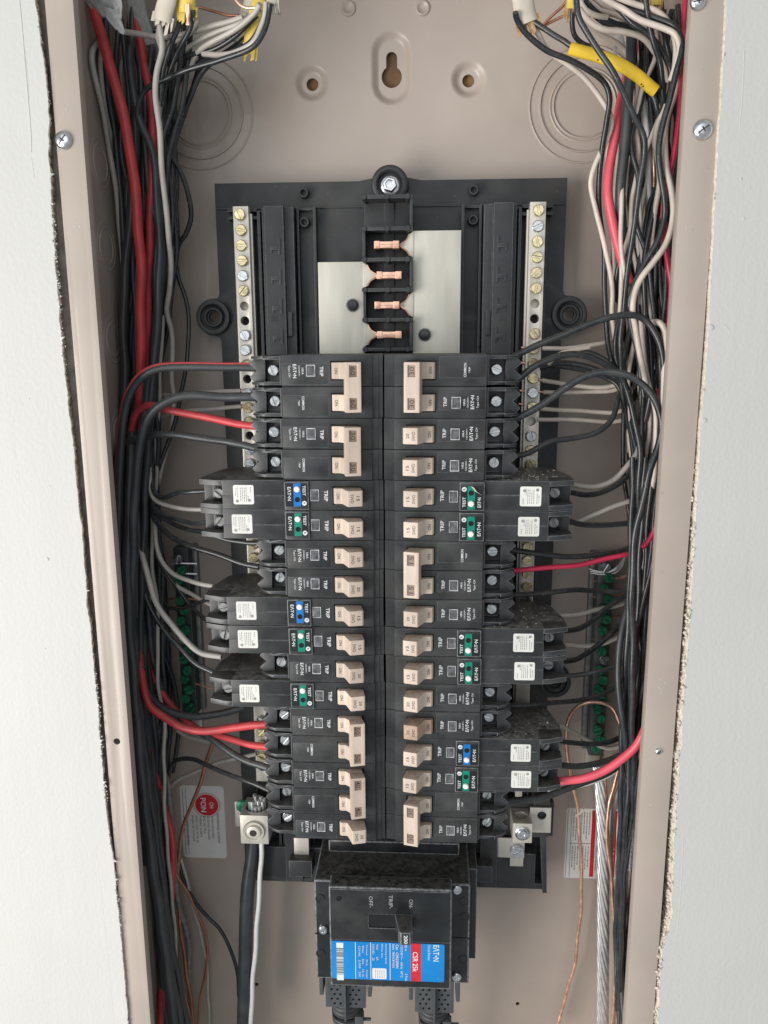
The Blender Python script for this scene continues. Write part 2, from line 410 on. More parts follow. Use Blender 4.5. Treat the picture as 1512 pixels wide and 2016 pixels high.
dim.plate(stadium(KH, 8.6, 9.0), [key_slot], -4.9, -3.7)
dim.build('keyhole_dimple', 'paint', cab, sharp=60)
for px, py in ((686, 17), (832, 16)):
    p = at(px, py, 0)
    MB().lathe([(5.0, 0), (4.8, 0.9), (4.3, 1.3), (3.5, 1.3), (3.2, 0.8), (0, 0.8)], (p.x, p.y, 0), n=24).build('raised_bump', 'paint', cab, sharp=60)
def ring(c, r, w_, h, a0=0, a1=360, n=56, bar='back'):
    mb = MB(); k0 = []
    for k in range(n + 1):
        t = math.radians(a0 + (a1 - a0) * k / n); k0.append((math.cos(t), math.sin(t)))
    prof = [(-w_, 0.0), (-w_ * 0.4, h), (w_ * 0.4, h), (w_, 0.0)]
    vs = []
    for cx, cy in k0:
        for dr, z in prof: vs.append((c[0] + cx * (r + dr), c[1] + cy * (r + dr), z))
    mb.add(vs, [(k * 4 + j, (k + 1) * 4 + j, (k + 1) * 4 + j + 1, k * 4 + j + 1) for k in range(n) for j in range(3)])
    mb.f = [f[::-1] for f in mb.f]
    return mb
for sx in (-1, 1):
    for r, h in ((36.5, 0.9), (29.5, 1.3), (22.8, 0.7), (20.6, 1.15)):
        ring((sx * 130.5, 154.5), r, 0.75, h).build('knockout_ring', 'paint', cab, sharp=70)
# side sheets, top, bottom, front lips
for sx, lip in ((-1, 14.6), (1, 17.6)):
    MB().box(min(sx * WX, sx * (WX + 1.2)), max(sx * WX, sx * (WX + 1.2)), ZB, ZT, -1.2, FL - 1.3).build('side_sheet', 'paint', cab)
    x0, x1 = sorted((sx * (WX + 1.2), sx * (WX - lip)))
    hz = at(230, 1460, FL) if sx < 0 else at(1297, 1480, FL)
    hole = [] if sx > 0 else [circle(hz.x, hz.y, 2.2, 16)]
    MB().plate([(x0, ZB), (x1, ZB), (x1, ZT), (x0, ZT)], hole, FL - 1.3, FL).build('front_lip', 'paint', cab, bevel=0.35)
    xr = sx * (WX - lip)
    MB().box(*sorted((xr - sx * 0.0, xr + sx * 1.3)), ZB, ZT, FL - 7.5, FL - 1.29).build('lip_return', 'paint', cab, bevel=0.2)
    for (a, b) in ((ZT, ZT + 1.2), (ZB - 1.2, ZB)):
        if sx < 0: MB().box(-WX, WX, a, b, -1.2, FL - 1.3).build('end_sheet', 'paint', cab)
    # round knock-outs of the side sheet
    ys = [112, 61, 2, -60, -125, -190] if sx < 0 else [100, 40, -330, -400]
    for y in ys:
        for r, h in ((15.0, 0.35), (11.0, 0.6)):
            mb = ring((0, 0), r, 0.5, h, n=40)
            mb.v = [Vector((sx * (WX - p.z), y + p.y, 55 + p.x * (1 if sx > 0 else -1))) for p in mb.v]
            if True: mb.f = [f[::-1] for f in mb.f] if sx < 0 else mb.f
            mb.build('knockout_ring', 'paint', cab, sharp=70)
backing = MB().box(-330, 330, -800, 420, -40, -8)
backing.build('backing_board', 'wood', label='rough wooden board behind the cabinet seen through the keyhole', cat='board', org=(0, -800, -20))
for sx in (-1, 1):
    MB().box(*sorted((sx * (WX + 3), sx * (WX + 60))), -800, 420, -8, 104 if sx < 0 else 98).build('wall_stud', 'stud_grey',
        label='dark wall stud in the gap %s of the cabinet' % ('left' if sx < 0 else 'right'), cat='stud', org=(sx * 200, -800, 40))

# ------------------------------------------------------------------ the wall either side, with its rough cut edge
LE = [(71, 0), (78, 69), (85, 115), (92, 174), (97, 243), (95, 295), (99, 358), (102, 417), (108, 514), (113, 573), (120, 660), (125, 715), (134, 794), (142, 860), (149, 930), (156, 999), (163, 1069), (167, 1121), (171, 1190), (181, 1260), (186, 1320), (195, 1424), (202, 1513), (208, 1584), (217, 1655), (227, 1726), (233, 1797), (239, 1850), (246, 1939), (252, 2016)]
RE = [(1431, 0), (1428, 69), (1423, 139), (1419, 208), (1414, 278), (1411, 347), (1407, 417), (1404, 486), (1399, 556), (1396, 625), (1392, 700), (1386, 770), (1380, 843), (1376, 912), (1372, 982), (1368, 1051), (1364, 1121), (1360, 1190), (1356, 1242), (1353, 1300), (1347, 1371), (1342, 1442), (1337, 1513), (1333, 1584), (1327, 1655), (1325, 1726), (1322, 1797), (1312, 1850), (1303, 1886), (1298, 1957), (1293, 2016)]
WF = FL + 2.2; WT = 12.7
for sx, E_, rough in ((-1, LE, lambda f: 0.8 if f < 0.9 else 0.4), (1, RE, lambda f: 0.3 if f < 0.5 else 1.0)):
    e = [at(px, py, WF) for px, py in E_]
    e = [Vector((e[0].x, 420, WF))] + e + [Vector((e[-1].x, -800, WF))]
    fine = []
    for a, b in zip(e[:-1], e[1:]):
        n = max(1, int((b - a).length / 1.1))
        for k in range(n): fine.append(a.lerp(b, k / n))
    fine.append(e[-1])
    n = len(fine); prev = 0
    front = []; back_ = []
    for k, p in enumerate(fine):
        f = k / n; prev = prev * 0.8 + R.uniform(-1, 1) * (0.3 if sx < 0 else 0.45) * rough(f)
        und = 3.5 if sx < 0 else -1.4
        front.append((p.x + prev, p.y)); back_.append((p.x + prev * 0.6 + sx * (und + R.uniform(-0.8, 1.2) * rough(f)), p.y))
    mb = MB(); far = sx * 900
    m_ = len(front)
    mids = [((a[0] * 0.5 + b[0] * 0.5 - sx * R.uniform(0, 1.6) * rough(i / m_)), a[1]) for i, (a, b) in enumerate(zip(front, back_))]
    layers = [[(*p, WF) for p in front], [(p[0] - sx * R.uniform(0, 0.5), p[1], WF - 0.7) for p in front], [(*p, WF - 5) for p in mids], [(*p, WF - WT) for p in back_]]
    # front sheet as a strip of quads out to the far edge
    mb.add([(*p, WF) for p in front] + [(far, p[1], WF) for p in front], [(i, i + 1, i + 1 + m_, i + m_) for i in range(m_ - 1)])
    if sx > 0: mb.f = [f[::-1] for f in mb.f]
    wl = mb.build('wall_left' if sx < 0 else 'wall_right', 'wall_paint', org=(sx * 400, -800, WF), kind='structure', sharp=60, fix=False)
    for p_ in wl.data.polygons: p_.flip() if p_.normal.y > 0 else None
    mb = MB()
    for j in range(3):
        mb.add(layers[j] + layers[j + 1], [(i, i + 1, i + 1 + m_, i + m_) for i in range(m_ - 1)])
    mb.add([(*p, WF - WT) for p in back_] + [(far, p[1], WF - WT) for p in back_], [(i, i + 1, i + 1 + m_, i + m_) for i in range(m_ - 1)])
    if sx < 0: mb.f = [f[::-1] for f in mb.f]
    mb.build('gypsum_core', 'gypsum', wl, sharp=20, fix=False)
    # torn paper and crumbs hanging on the cut
    mb = MB(); mp = MB(); clus = False
    for i in range(0, m_):
        f = i / m_; py = front[i][1]
        if py > 200 or py < -480: continue
        big = (sx < 0 and (math.sin(py * 0.045) + math.sin(py * 0.021 + 1) > 0.1)) or (sx > 0 and py < -70)
        for q in range(2 if big else 1):
            if R.random() < (0.42 if big and sx > 0 else 0.10 if sx > 0 else 0.55 if big else 0.30):
                z = WF - R.uniform(0.0, 6) if sx > 0 else WF + R.uniform(-1.6, 0.9); rr = R.uniform(0.3, 1.0 if big else 0.6) * (1.75 if sx > 0 else 0.85)
                c = Vector((front[i][0] - sx * R.uniform(-0.6, (2.0 if sx > 0 else 1.5) if big else 0.7), py + R.uniform(-0.6, 0.6), z))
                dirs = [Vector((R.uniform(-1, 1), R.uniform(-1, 1), R.uniform(-1, 1))).normalized() * rr * R.uniform(0.5, 1.3) for _ in range(6)]
                vs = [c + Vector((rr, 0, 0)) + dirs[0] * .4, c - Vector((rr, 0, 0)) + dirs[1] * .4, c + Vector((0, rr, 0)) + dirs[2] * .4, c - Vector((0, rr, 0)) + dirs[3] * .4, c + Vector((0, 0, rr)) + dirs[4] * .4, c - Vector((0, 0, rr)) + dirs[5] * .4]
                mb.add(vs, [(0, 2, 4), (2, 1, 4), (1, 3, 4), (3, 0, 4), (2, 0, 5), (1, 2, 5), (3, 1, 5), (0, 3, 5)])
        clus = R.random() < 0.10 if i % 3 == 0 else clus if i else False
        if (clus and big and R.random() < 0.8) or R.random() < 0.03:
            L_ = R.uniform(0.6, 3.2) * (1.0 if sx < 0 else 0.5); w_ = R.uniform(0.4, 1.3); y0 = py; x0 = front[i][0]; dy = R.uniform(-1.6, 1.6); c1, c2 = R.uniform(-0.3, 0.9), R.uniform(-1.4, 1.2)
            A = Vector((x0 + sx * 0.4, y0 - w_, WF + 0.02)); B = Vector((x0 + sx * 0.4, y0 + w_, WF + 0.02))
            C = Vector((x0 - sx * L_ * 0.55, y0 + w_ * R.uniform(0.1, 0.8) + dy * .5, WF + c1)); D = Vector((x0 - sx * L_ * 0.5, y0 - w_ * R.uniform(0.1, 0.8) + dy * .5, WF + c1 * .8))
            F = Vector((x0 - sx * L_, y0 + dy, WF + c2))
            dn = Vector((0, 0, -0.18))
            mp.add([A, B, C, D, F] + [q + dn for q in (A, B, C, D, F)], [(0, 1, 2, 3), (3, 2, 4), (8, 7, 6, 5), (9, 7, 8), (1, 6, 7, 2), (2, 7, 9, 4), (4, 9, 8, 3), (3, 8, 5, 0)])
    mb.build('crumbs', 'gypsum' if sx > 0 else 'wall_paint', wl, kind='stuff', sharp=120)
    mp.build('torn_paper', 'wall_paint', wl, kind='stuff', sharp=80)
    if sx < 0:
        for path, r in (([(38, -5), (44, 60), (49, 120), (55, 190), (60, 250), (62, 300)], 0.32), ([(42, 40), (52, 130), (58, 195)], 0.16), ([(62, 310), (68, 352)], 0.18),
                        ([(160, 1330), (178, 1510)], 0.08), ([(188, 1660), (212, 1870), (224, 2020)], 0.10)):
            MB().tube(spline([at(px, py, WF - 0.05) for px, py in path]), r, 6).build('paint_ridge', 'wall_paint', wl)
        for px, py, r in ((93, 1101, 1.2), (88, 1277, 0.7), (97, 957, 0.5), (57, 785, 0.6)):
            p = at(px, py, WF); MB().lathe([(r, -0.1), (r * .8, r * .35), (0, r * .5)], p, n=12).build('paint_blister', 'wall_paint', wl)
    else:
        for path, r in (([(1465, 100), (1462, 180), (1456, 250)], 0.22), ([(1410, 1010), (1392, 1060), (1372, 1430)], 0.07), ([(1346, 1640), (1340, 1760), (1332, 1850)], 0.2), ([(1426, 640), (1437, 655), (1430, 668)], 0.25)):
            MB().tube(spline([at(px, py, WF - 0.05) for px, py in path]), r, 6).build('paint_ridge', 'wall_paint', wl)
        for px, py, r in ((1459, 352, 0.8), (1464, 430, 0.9), (1476, 370, 0.5), (1399, 645, 1.8), (1386, 828, 1.6)):
            p = at(px, py, WF); MB().lathe([(r, -0.1), (r * .8, r * .35), (0, r * .5)], p, n=12).build('paint_blister', 'wall_paint', wl)

# cover screws on the lips
def pan_screw(name, label, px, py, r, z=FL, mt='zinc', ang=0.9):
    p = at(px, py, z + 2)
    t = thing(name, label, 'screw', (p.x, p.y, z), 'screws of the cabinet front')
    MB().lathe([(1.8, -6), (1.8, 0), (r * 0.9, 0.01), (r, 0.6), (r * 0.93, 1.6), (r * 0.7, 2.5), (r * 0.45, 2.9)], (p.x, p.y, z), n=28).build('head', mt, t, sharp=50)
    mb = MB()
    for a in (ang, ang + math.pi / 2):
        L_ = r * 0.62 if a == ang else r * 0.3
        c, s_ = math.cos(a), math.sin(a); q = [(-L_, -.35), (L_, -.35), (L_, .35), (-L_, .35)]
        mb.prism([(p.x + x * c - y * s_, p.y + x * s_ + y * c) for x, y in q], z + 2.2, z + 2.95 + (0.02 if a == ang else 0))
    mb.build('recess', 'cavity', t)
pan_screw('cover_screw', 'large zinc pan-head screw high on the left cabinet lip', 123, 275, 5.0)
pan_screw('cover_screw', 'large zinc pan-head screw high on the right cabinet lip', 1385, 254, 5.3, ang=0.6)
pan_screw('cover_screw', 'pale screw cut off by the top edge on the right lip', 1375, 2, 4.2, ang=0.2)
pan_screw('lip_screw', 'small dark screw set low in the right cabinet lip', 1297, 1480, 2.6, FL - 1.4, ang=0.9)

# ------------------------------------------------------------------ interior tray
tray = thing('breaker_tray', 'black moulded plastic tray holding breakers, bars and bus plates', 'tray', (0, -415, 0))
def ear(cx, cy, r, a0, a1, n=12):
    return [(cx + r * math.cos(math.radians(a0 + (a1 - a0) * k / n)), cy + r * math.sin(math.radians(a0 + (a1 - a0) * k / n))) for k in range(n + 1)]
TX = 118.4
out = [(-TX, 105.5), (-20, 105.5)] + ear(1, 101.5, 12, 150, 30) + [(22, 105.5), (TX, 105.5), (TX, 33), (119.5, 30.5)] + ear(122.5, 17.3, 12.8, 95, -85) + [(119.5, 3.5), (TX, 1)]
out += [(TX, -236)] + ear(122.5, -250, 12.8, 95, -85) + [(TX, -264), (TX, -415), (-TX, -415), (-TX, -264)] + ear(-122.5, -250, 12.8, 265, 85) + [(-TX, -236), (-TX, 1), (-119.5, 3.5)] + ear(-122.5, 17.3, 12.8, 265, 85) + [(-119.5, 30.5), (-TX, 33)]
MB().plate(out, [circle(sx * 122.8, cy, 4.0, 20) for sx in (-1, 1) for cy in (17.3, -250)], 13, 18).build('base_plate', 'tray_plastic', tray, bevel=0.5)
for sx in (-1, 1):
    for cy in (17.3, -250):
        MB().lathe([(12.0, 18), (11.7, 22), (10.6, 22.3), (8.9, 22), (8.5, 19.5), (6.8, 18.6), (6.4, 20.8), (5.2, 20.8), (4.2, 17)], (sx * 122.8, cy, 0), n=32, cap=False).build('boss_ring', 'tray_plastic', tray, sharp=50)
MB().lathe([(12.5, 18), (12.2, 27), (11.2, 28), (9.2, 28), (8.4, 26), (8.2, 22), (0, 22)], (1, 101.5, 0), n=36).build('boss_ring', 'tray_plastic', tray, sharp=50)
for X in (-57, 56.5):
    for Y in (98, 79.2):
        MB().lathe([(3.6, 18), (3.5, 23), (3.0, 23.6), (2.2, 23.6), (1.3, 22.2), (1.2, 20), (0, 20)], (X, Y, 0), n=24).build('boss', 'tray_plastic', tray, sharp=50)
MB().box(-TX + 1, TX - 1, 88.6, 89.4, 17.9, 19.2).build('rib', 'tray_plastic', tray)
for sx in (-1, 1):
    def bx(name, x0, x1, y0, y1, z0, z1, bev=0.3, mt='tray_plastic'):
        a, b = sorted((sx * x0, sx * x1)); MB().box(a, b, y0, y1, z0, z1).build(name, mt, tray, bevel=bev)
    bx('rail', 48.6, 50.4, -415, 88.5, 17.9, 27); bx('rail', 60.5, 62, -415, 88.5, 17.9, 24)
    bx('pocket_rim', 50.4, 60.5, 86.8, 88.4, 17.9, 22)
    mb = MB(); xs = [63.0, 69.0, 82.0, 85.0]; ys = [-415, -20] + [v for k in range(4) for v in (0 + k * 19.6, 5.6 + k * 19.6)] + [88]
    H = [[30] * (len(ys) - 1), [35] * (len(ys) - 1), [27] * (len(ys) - 1)]
    mb.block(xs, ys, H, 17.9)
    if sx < 0: mb.v = [Vector((-p.x, p.y, p.z)) for p in mb.v]; mb.f = [f[::-1] for f in mb.f]
    mb.build('side_channel', 'tray_plastic', tray, bevel=0.5)
    for k in range(4):
        y = 4 + k * 19.4
        bx('clip', 71.5, 73.0, y - 5, y + 5, 34.9, 36.0, 0.2); bx('clip', 72.5, 78.0, y - 2.2, y + 0.5, 34.9, 36.2, 0.25)
        bx('clip', 77.0, 78.3, y - 4.0, y + 0.4, 34.9, 35.8, 0.2)
    bx('slot', 75.0, 79.0, 13.5, 17.8, 34.9, 35.15, 0, 'pin')
    bx('latch', 65.5, 68.5, 4, 20, 29.9, 33, 0.3)
    bx('rail', 86.0, 88.0, -415, 86, 17.9, 28); bx('rail', 105.0, 106.2, -380, 80, 17.9, 21)
    for y in (86.8, 82.0):
        bx('tab', 88.5, 93, y - 1.0, y + 1.0, 17.9, 26, 0.2); bx('tab', 104, 108.5, y - 1.0, y + 1.0, 17.9, 26, 0.2)
    bx('foot_block', 50, 112, -415, -388, 17.9, 30, 0.6); bx('foot_rail', 60, 78, -404, -390, 29.9, 44, 0.6)
for X in (-54, 54):
    pass
MB().prism([(113, -350), (118.2, -350), (121, -419), (117.5, -419)], 18.1, 34).build('foot_fin', 'tray_plastic', tray, bevel=0.4)
MB().box(54, 118, -418.6, -414, 17.9, 30).build('foot_lip', 'tray_plastic', tray, bevel=0.4)
MB().box(-118, -54, -418.6, -414, 17.9, 30).build('foot_lip', 'tray_plastic', tray, bevel=0.4)
# the stab tower
ZR = lambda k: -17.0 - 19.05 * k           # centre of breaker row k
tower = thing('stab_tower', 'black slotted plastic tower between the two bus plates', 'tower', (0, -20, 18))
MB().box(-15.6, 16.4, -25, 91, 18.1, 31).build('floor', 'tray_plastic', tower, bevel=0.3)
MB().box(-2.6, 3.8, -25, 89, 30.9, 32.4).build('spine', 'tray_plastic', tower, bevel=0.2)
dz = [ZR(-0.5) + 2.4 + 19.05 * k for k in range(0, 5)] + [90.5]
for y in dz:
    MB().box(-15.8, 16.6, y - 1.1, y + 1.1, 30.9, 48).build('divider', 'tray_plastic', tower, bevel=0.3)
    for x in (-14.6, 0.4, 13.4):
        MB().lathe([(1.9, 31), (1.9, 48.3), (1.5, 48.7)], (x, y, 0), n=14).build('divider_boss', 'tray_plastic', tower)
for k in range(5):
    lo, hi = dz[k] + 1.1, dz[k + 1] - 1.1
    for sx in (-1, 1):
        open_side = (k % 2 == 0) == (sx < 0)
        x0, x1 = (-15.8, -14.0) if sx < 0 else (14.8, 16.6)
        if k == 4:
            if sx > 0: MB().box(x0, x1, lo, hi, 30.9, 47).build('side_wall', 'tray_plastic', tower, bevel=0.2)
        elif not open_side: MB().box(x0, x1, lo, hi, 30.9, 47).build('side_wall', 'tray_plastic', tower, bevel=0.2)
bolt = thing('hex_bolt', 'zinc hex washer-head bolt in the boss at the top of the tray', 'bolt', (1, 101.5, 22))
MB().lathe([(6.4, 22.1), (6.4, 23.4), (5.6, 23.8)], (1, 101.5, 0), n=28).build('washer', 'zinc', bolt)
MB().lathe([(5.0, 23.7), (5.0, 27.6), (4.4, 28.2), (3.0, 28.2), (2.8, 27.4), (0, 27.4)], (1, 101.5, 0), n=6).build('head', 'zinc', bolt, bevel=0.2)
# bus plates with their stabs
for sx, x0, x1, top, nm in ((-1, -46.3, -15.9, 51.6, 'left'), (1, 16.7, 48.0, 70.6, 'right')):
    bp_ = thing('bus_plate', 'flat tinned bus plate with copper stabs, %s one of the pair' % nm, 'bus plate', ((x0 + x1) / 2, -30, 30), 'bus plates')
    MB().box(x0, x1, -60, top, 36.5, 39).build('plate', 'bus_metal', bp_, bevel=0.25)
    hx, hy = (at(694, 601, 40) if sx < 0 else at(836, 659, 40)).xy
    MB().lathe([(4.5, 39.0), (4.5, 39.05), (3.6, 39.1)], (hx, hy, 0), n=24).build('stain', 'dull_metal', bp_)
    MB().lathe([(3.9, 38.9), (3.8, 41.5), (3.0, 42.8), (0, 43.2)], (hx, hy, 0), n=20).build('pin', 'pin', bp_, sharp=50)
    for k in range(4):
        if (k % 2 == 0) != (sx < 0): continue
        y = ZR(-1 - k) + 2.4
        mb = MB()
        o_ = -0.6 if sx > 0 else 0.9
        mb.box(-7.3 + o_, 8.2 + o_, y - 2.0, y + 2.0, 32.5, 44.2); mb.box(-7.9 + o_, -4.2 + o_, y - 2.35, y + 2.35, 33, 44.6); mb.box(4.3 + o_, 8.4 + o_, y - 2.35, y + 2.35, 33, 44.6)
        mb.box(-7.0, 8.2, y - 0.25, y + 0.25, 44.0, 44.5)
        st = mb.build('stab', 'copper', bp_, bevel=0.5)
        if sx < 0: P_ = [(x1 - 0.5, y - 8), (-13.5, y - 6.5), (-11.5, y - 3.2), (-8, y - 1.2), (-7.5, y), (-8, y + 1.2), (-11.5, y + 3.2), (-13.5, y + 7.0), (x1 - 0.5, y + 9)]
        else: P_ = [(x0 + 0.5, y - 8), (14.3, y - 6.5), (12.3, y - 3.2), (9, y - 1.2), (8.5, y), (9, y + 1.2), (12.3, y + 3.2), (14.3, y + 7.0), (x0 + 0.5, y + 9)]
        MB().prism(P_, 36.6, 39.6).build('stab_neck', 'bus_metal', bp_, bevel=0.5)
        MB().tube(spline([Vector((x, yy, 39.4)) for x, yy in P_[1:5]]), 0.6, 6).build('stab_edge', 'copper', bp_)
        MB().tube(spline([Vector((x, yy, 39.4)) for x, yy in P_[4:8]]), 0.6, 6).build('stab_edge', 'copper', bp_)

# ------------------------------------------------------------------ neutral bars
def neutral_bar(sx, label):
    x = sx * 97.8
    t = thing('neutral_bar', label, 'terminal bar', (x, -330, 26), 'neutral bars')
    y0 = 82.9; P = 9.79
    empty = {-1: (6, 7, 11, 15, 41), 1: (6, 7, 14, 22)}[sx]
    vis = list(range(0, 18)) + ([23, 24] if sx < 0 else [22, 23, 24, 25, 26, 27]) + ([37, 38, 39, 40, 41] if sx < 0 else [32, 33])
    MB().plate([(x - 5.2, -330), (x + 5.2, -330), (x + 5.2, 88.3), (x - 5.2, 88.3)], [circle(x, y0 - k * P, 3.0, 14) for k in vis if k in empty], 24, 33).build('bar', 'bar_metal', t, bevel=0.25)
    MB().box(*sorted((x - sx * 5.4, x - sx * 6.6)), -330, 84, 24, 29).build('bar_edge', 'bar_metal', t)
    for k in vis:
        y = y0 - k * P
        if k in empty:
            MB().lathe([(0, 25), (3.0, 25)], (x, y, 0), n=14, cap=False).build('hole_bottom', 'cavity' if k % 2 else 'bar_metal', t); continue
        a = R.uniform(-1.5, 1.5); mt = 'yellow_zinc' if R.random() < 0.8 else 'zinc'
        key = ('nscrew', mt)
        if key not in MESH:
            mb = MB(); slot_head(mb, 3.75, 3.0, ang=0, slot=1.5); mb.lathe([(2.6, -3), (2.6, 0.1)], (0, 0, 0), n=14)
            me = mb.mesh('screw', mapped=False, bevel=0.2, seg=1); me.materials.append(MATS[mt]); MESH[key] = me
        o = bpy.data.objects.new('screw', MESH[key]); link(o, t)
        M = PM.to_4x4() @ Matrix.Rotation(a, 4, 'Z') @ Matrix.Rotation(R.uniform(-.06, .06), 4, 'X')
        M.translation = (PM @ (Vector((x + R.uniform(-.3, .3), y, 33.6 + R.uniform(-1.2, 0.8))) - ORG[t.name])) * S
        o.matrix_local = M
neutral_bar(-1, 'tall plated neutral bar with a row of screws, left of the breakers')
neutral_bar(1, 'tall plated neutral bar with a row of screws, right of the breakers')

# ------------------------------------------------------------------ breakers
FD = 103.0        # breaker face
def body_std():
    return MB().block([0.5, 3.2, 6.7, 14, 31.8, 61.6], [-9.3, -5.8, 5.8, 9.3],
                      [[-2.6] * 3, [-1.9] * 3, [0] * 3, [0, -3.4, 0], [0] * 3], -57)
def body_end_std():
    mb = MB()
    mb.block([61.6, 63.2, 73.5], [-8.7, -6.6, 6.6, 8.7], [[-3.0] * 3, [-4.2, -17, -4.2]], -57)
    mb.prism([(73.5, -8.7), (78.6, -8.7), (83.0, -4.6), (83.0, -3.6), (78.6, 0), (83.0, 3.6), (83.0, 4.6), (78.6, 8.7), (73.5, 8.7)], -57, -10.5)
    mb.prism([(73.5, -4.2), (78.5, -6.5), (82.0, -10.5), (73.5, -10.5)], -8.7, -6.9, 'xz')
    mb.prism([(73.5, -4.2), (78.5, -6.5), (82.0, -10.5), (73.5, -10.5)], 6.9, 8.7, 'xz')
    return mb
def body_gf():
    mb = MB().block([0.5, 3.2, 6.7, 14, 31.8, 61.6], [-9.3, -5.8, 5.8, 9.3],
                    [[-2.6] * 3, [-1.9] * 3, [0] * 3, [0, -3.4, 0], [0] * 3], -57)
    return mb
def body_gf_long():
    mb = MB()
    mb.prism([(61.6, -1.6), (101.5, -1.6), (101.5, -57), (61.6, -57)], -9.3, 0.2, 'xz')
    mb.prism([(61.6, -1.6), (101.5, -1.6), (101.5, -57), (61.6, -57)], 0.55, 9.3, 'xz')
    mb.prism([(61.6, -2.2), (101.5, -2.2), (101.5, -56), (61.6, -56)], 0.2, 0.55, 'xz')
    mb.prism([(101.5, -15), (116.5, -15), (117.5, -22), (112, -50), (106, -57), (101.5, -57)], -9.2, 9.2, 'xz')
    return mb
def gf_fin(v0, v1):
    return MB().prism([(101.5, -1.7), (106, -2.2), (117.2, -6.5), (117.4, -17), (101.5, -17)], v0, v1, 'xz')
HP = [(15, -3.3), (12.3, 9.2), (12.9, 10.0), (21, 12.0), (21.7, 11.4), (25.3, 3.4), (26.3, 2.6), (30.0, 2.6), (31.1, 1.2), (31.1, -3.3)]
def handle_single(): return MB().prism(HP, -4.9, 4.9, 'xz')
def handle_root():
    return MB().prism([(16, -3.3), (14.5, 6), (20.5, 8), (25.3, 3.4), (26.3, 2.6), (30.0, 2.6), (31.1, 1.2), (31.1, -3.3)], -4.9, 4.9, 'xz')
def tie_bar():
    P = 19.05 / 2
    mb = MB().block([12.5, 14.9, 19.4, 21.9], [-14.7, -P - 3.4, -P + 3.4, P - 3.4, P + 3.4, 14.7],
                    [[11.4] * 5, [11.4, 10.4, 11.4, 10.4, 11.4], [11.4] * 5], 4.5)
    for v in mb.v:
        if v.z < 5: v.x += 1.6
        else: v.z += (v.x - 17) * 0.24
    return mb
def tscrew(): return slot_head(MB(), 3.5, 2.6, ang=0.5, slot=1.4)
def wire_stop(): return MB()
def fine_print():
    mb = MB(); rr = random.Random(3)
    for i, (u, a, b) in enumerate(((84.6, -5, -1.5), (86.3, 0.5, 4.8), (87.4, -4.8, 4.4), (88.6, -4.6, 4.6), (89.8, -4.8, 3.6), (91.0, -4.6, 4.4), (93.0, -4.8, 1.6), (94.2, -4.2, 0.6))):
        v = a
        while v < b:
            L_ = rr.uniform(0.5, 1.7); mb.box(u - 0.22, u + 0.22, v, min(b, v + L_), 0, 0.03); v += L_ + 0.35
    for u, v in ((85.4, 3.4), (93.2, 3.9)):
        mb.v += []; mb.lathe([(1.0, 0.0), (1.0, 0.03), (0.7, 0.03)], (u, v, 0), n=12)
    return mb

def common_pole(t, v0, hname, root_only=False, mt='handle'):
    if root_only: part('handle', 'hroot', handle_root, mt, t, (0, v0, 0), 0.35)
    else: part(hname, 'hsingle' + mt, handle_single, mt, t, (0, v0, 0), 0.4)
    text('ON', t, (28.2, v0, 2.66), 3.6, 1.9, 'print_dark', bold=0.01)
def std_pole(t, v0, main=True, root_only=False, mt='handle'):
    part('body', 'bstd', body_std, 'plastic', t, (0, v0, 0), 0.3)
    e = part('terminal', 'estd', body_end_std, 'terminal_plastic', t, (0, v0, 0), 0.2)
    part('terminal_screw', 'tscrew', tscrew, 'zinc', e, (68.6, 0, -17.0 + R.uniform(1.5, 5.5)), 0.2, rot=(0, 0, R.uniform(0, 3)), seg=1)
    part('label_plate', 'lplate', lambda: MB().box(33.4, 61.2, -4.4, 8.3, -0.3, 0.22), 'plastic', t, (0, v0, 0), 0.12)
    common_pole(t, v0, 'handle', root_only, mt)
    if main:
        text('TRIP', t, (37.2, v0 + 0.4, 0.3), 5.8, 2.1, 'print_white', bold=0.012)
        f = part('trip_window', 'twin', lambda: MB().plate([(41, -3.6), (46.5, -3.6), (46.5, 3.4), (41, 3.4)], [[(41.4, -3.1), (46.1, -3.1), (46.1, 2.9), (41.4, 2.9)]], 0.1, 0.75), 'lens_frame', t, (0, v0, 0), 0.1)
        part('lens', 'tlens', lambda: MB().prism([(41.5, 0.25), (43.7, 0.62), (46, 0.25)], -3.1, 2.9, 'xz'), 'lens', f)
        text('10KA', t, (48.6, v0 + 0.2, 0.3), 3.9, 1.25, 'print_white', bold=0.01)
        text('120/240V~', t, (50.7, v0 + 0.2, 0.3), 6.7, 0.95, 'print_white')
        text(LOGO, t, (53.4, v0 + 0.2, 0.3), 8.2, 2.2, 'print_white', bold=0.012)
        text('Type CH', t, (56.8, v0 + 0.2, 0.3), 7.0, 1.55, 'print_white', bold=0.004)
    else:
        text('COMMON', t, (48.8, v0 + 0.2, 0.3), 8.2, 1.6, 'print_white', bold=0.01)
        text('TRIP', t, (51.4, v0 + 0.2, 0.3), 3.4, 1.0, 'print_white', bold=0.01)
TU = (-8.1, 0, -2.0)          # up direction of the tilted tip
def amp_text(t, v0, amps):
    text(amps, t, (15.2, v0, 10.0 + 2.3 * 2 / 8.1 + 0.06), 3.0, 1.9, 'print_dark', up=TU, bold=0.008)
    text('SWD', t, (18.7, v0, 10.0 + 5.8 * 2 / 8.1 + 0.06), 5.4, 2.0, 'print_dark', up=TU, bold=0.004)
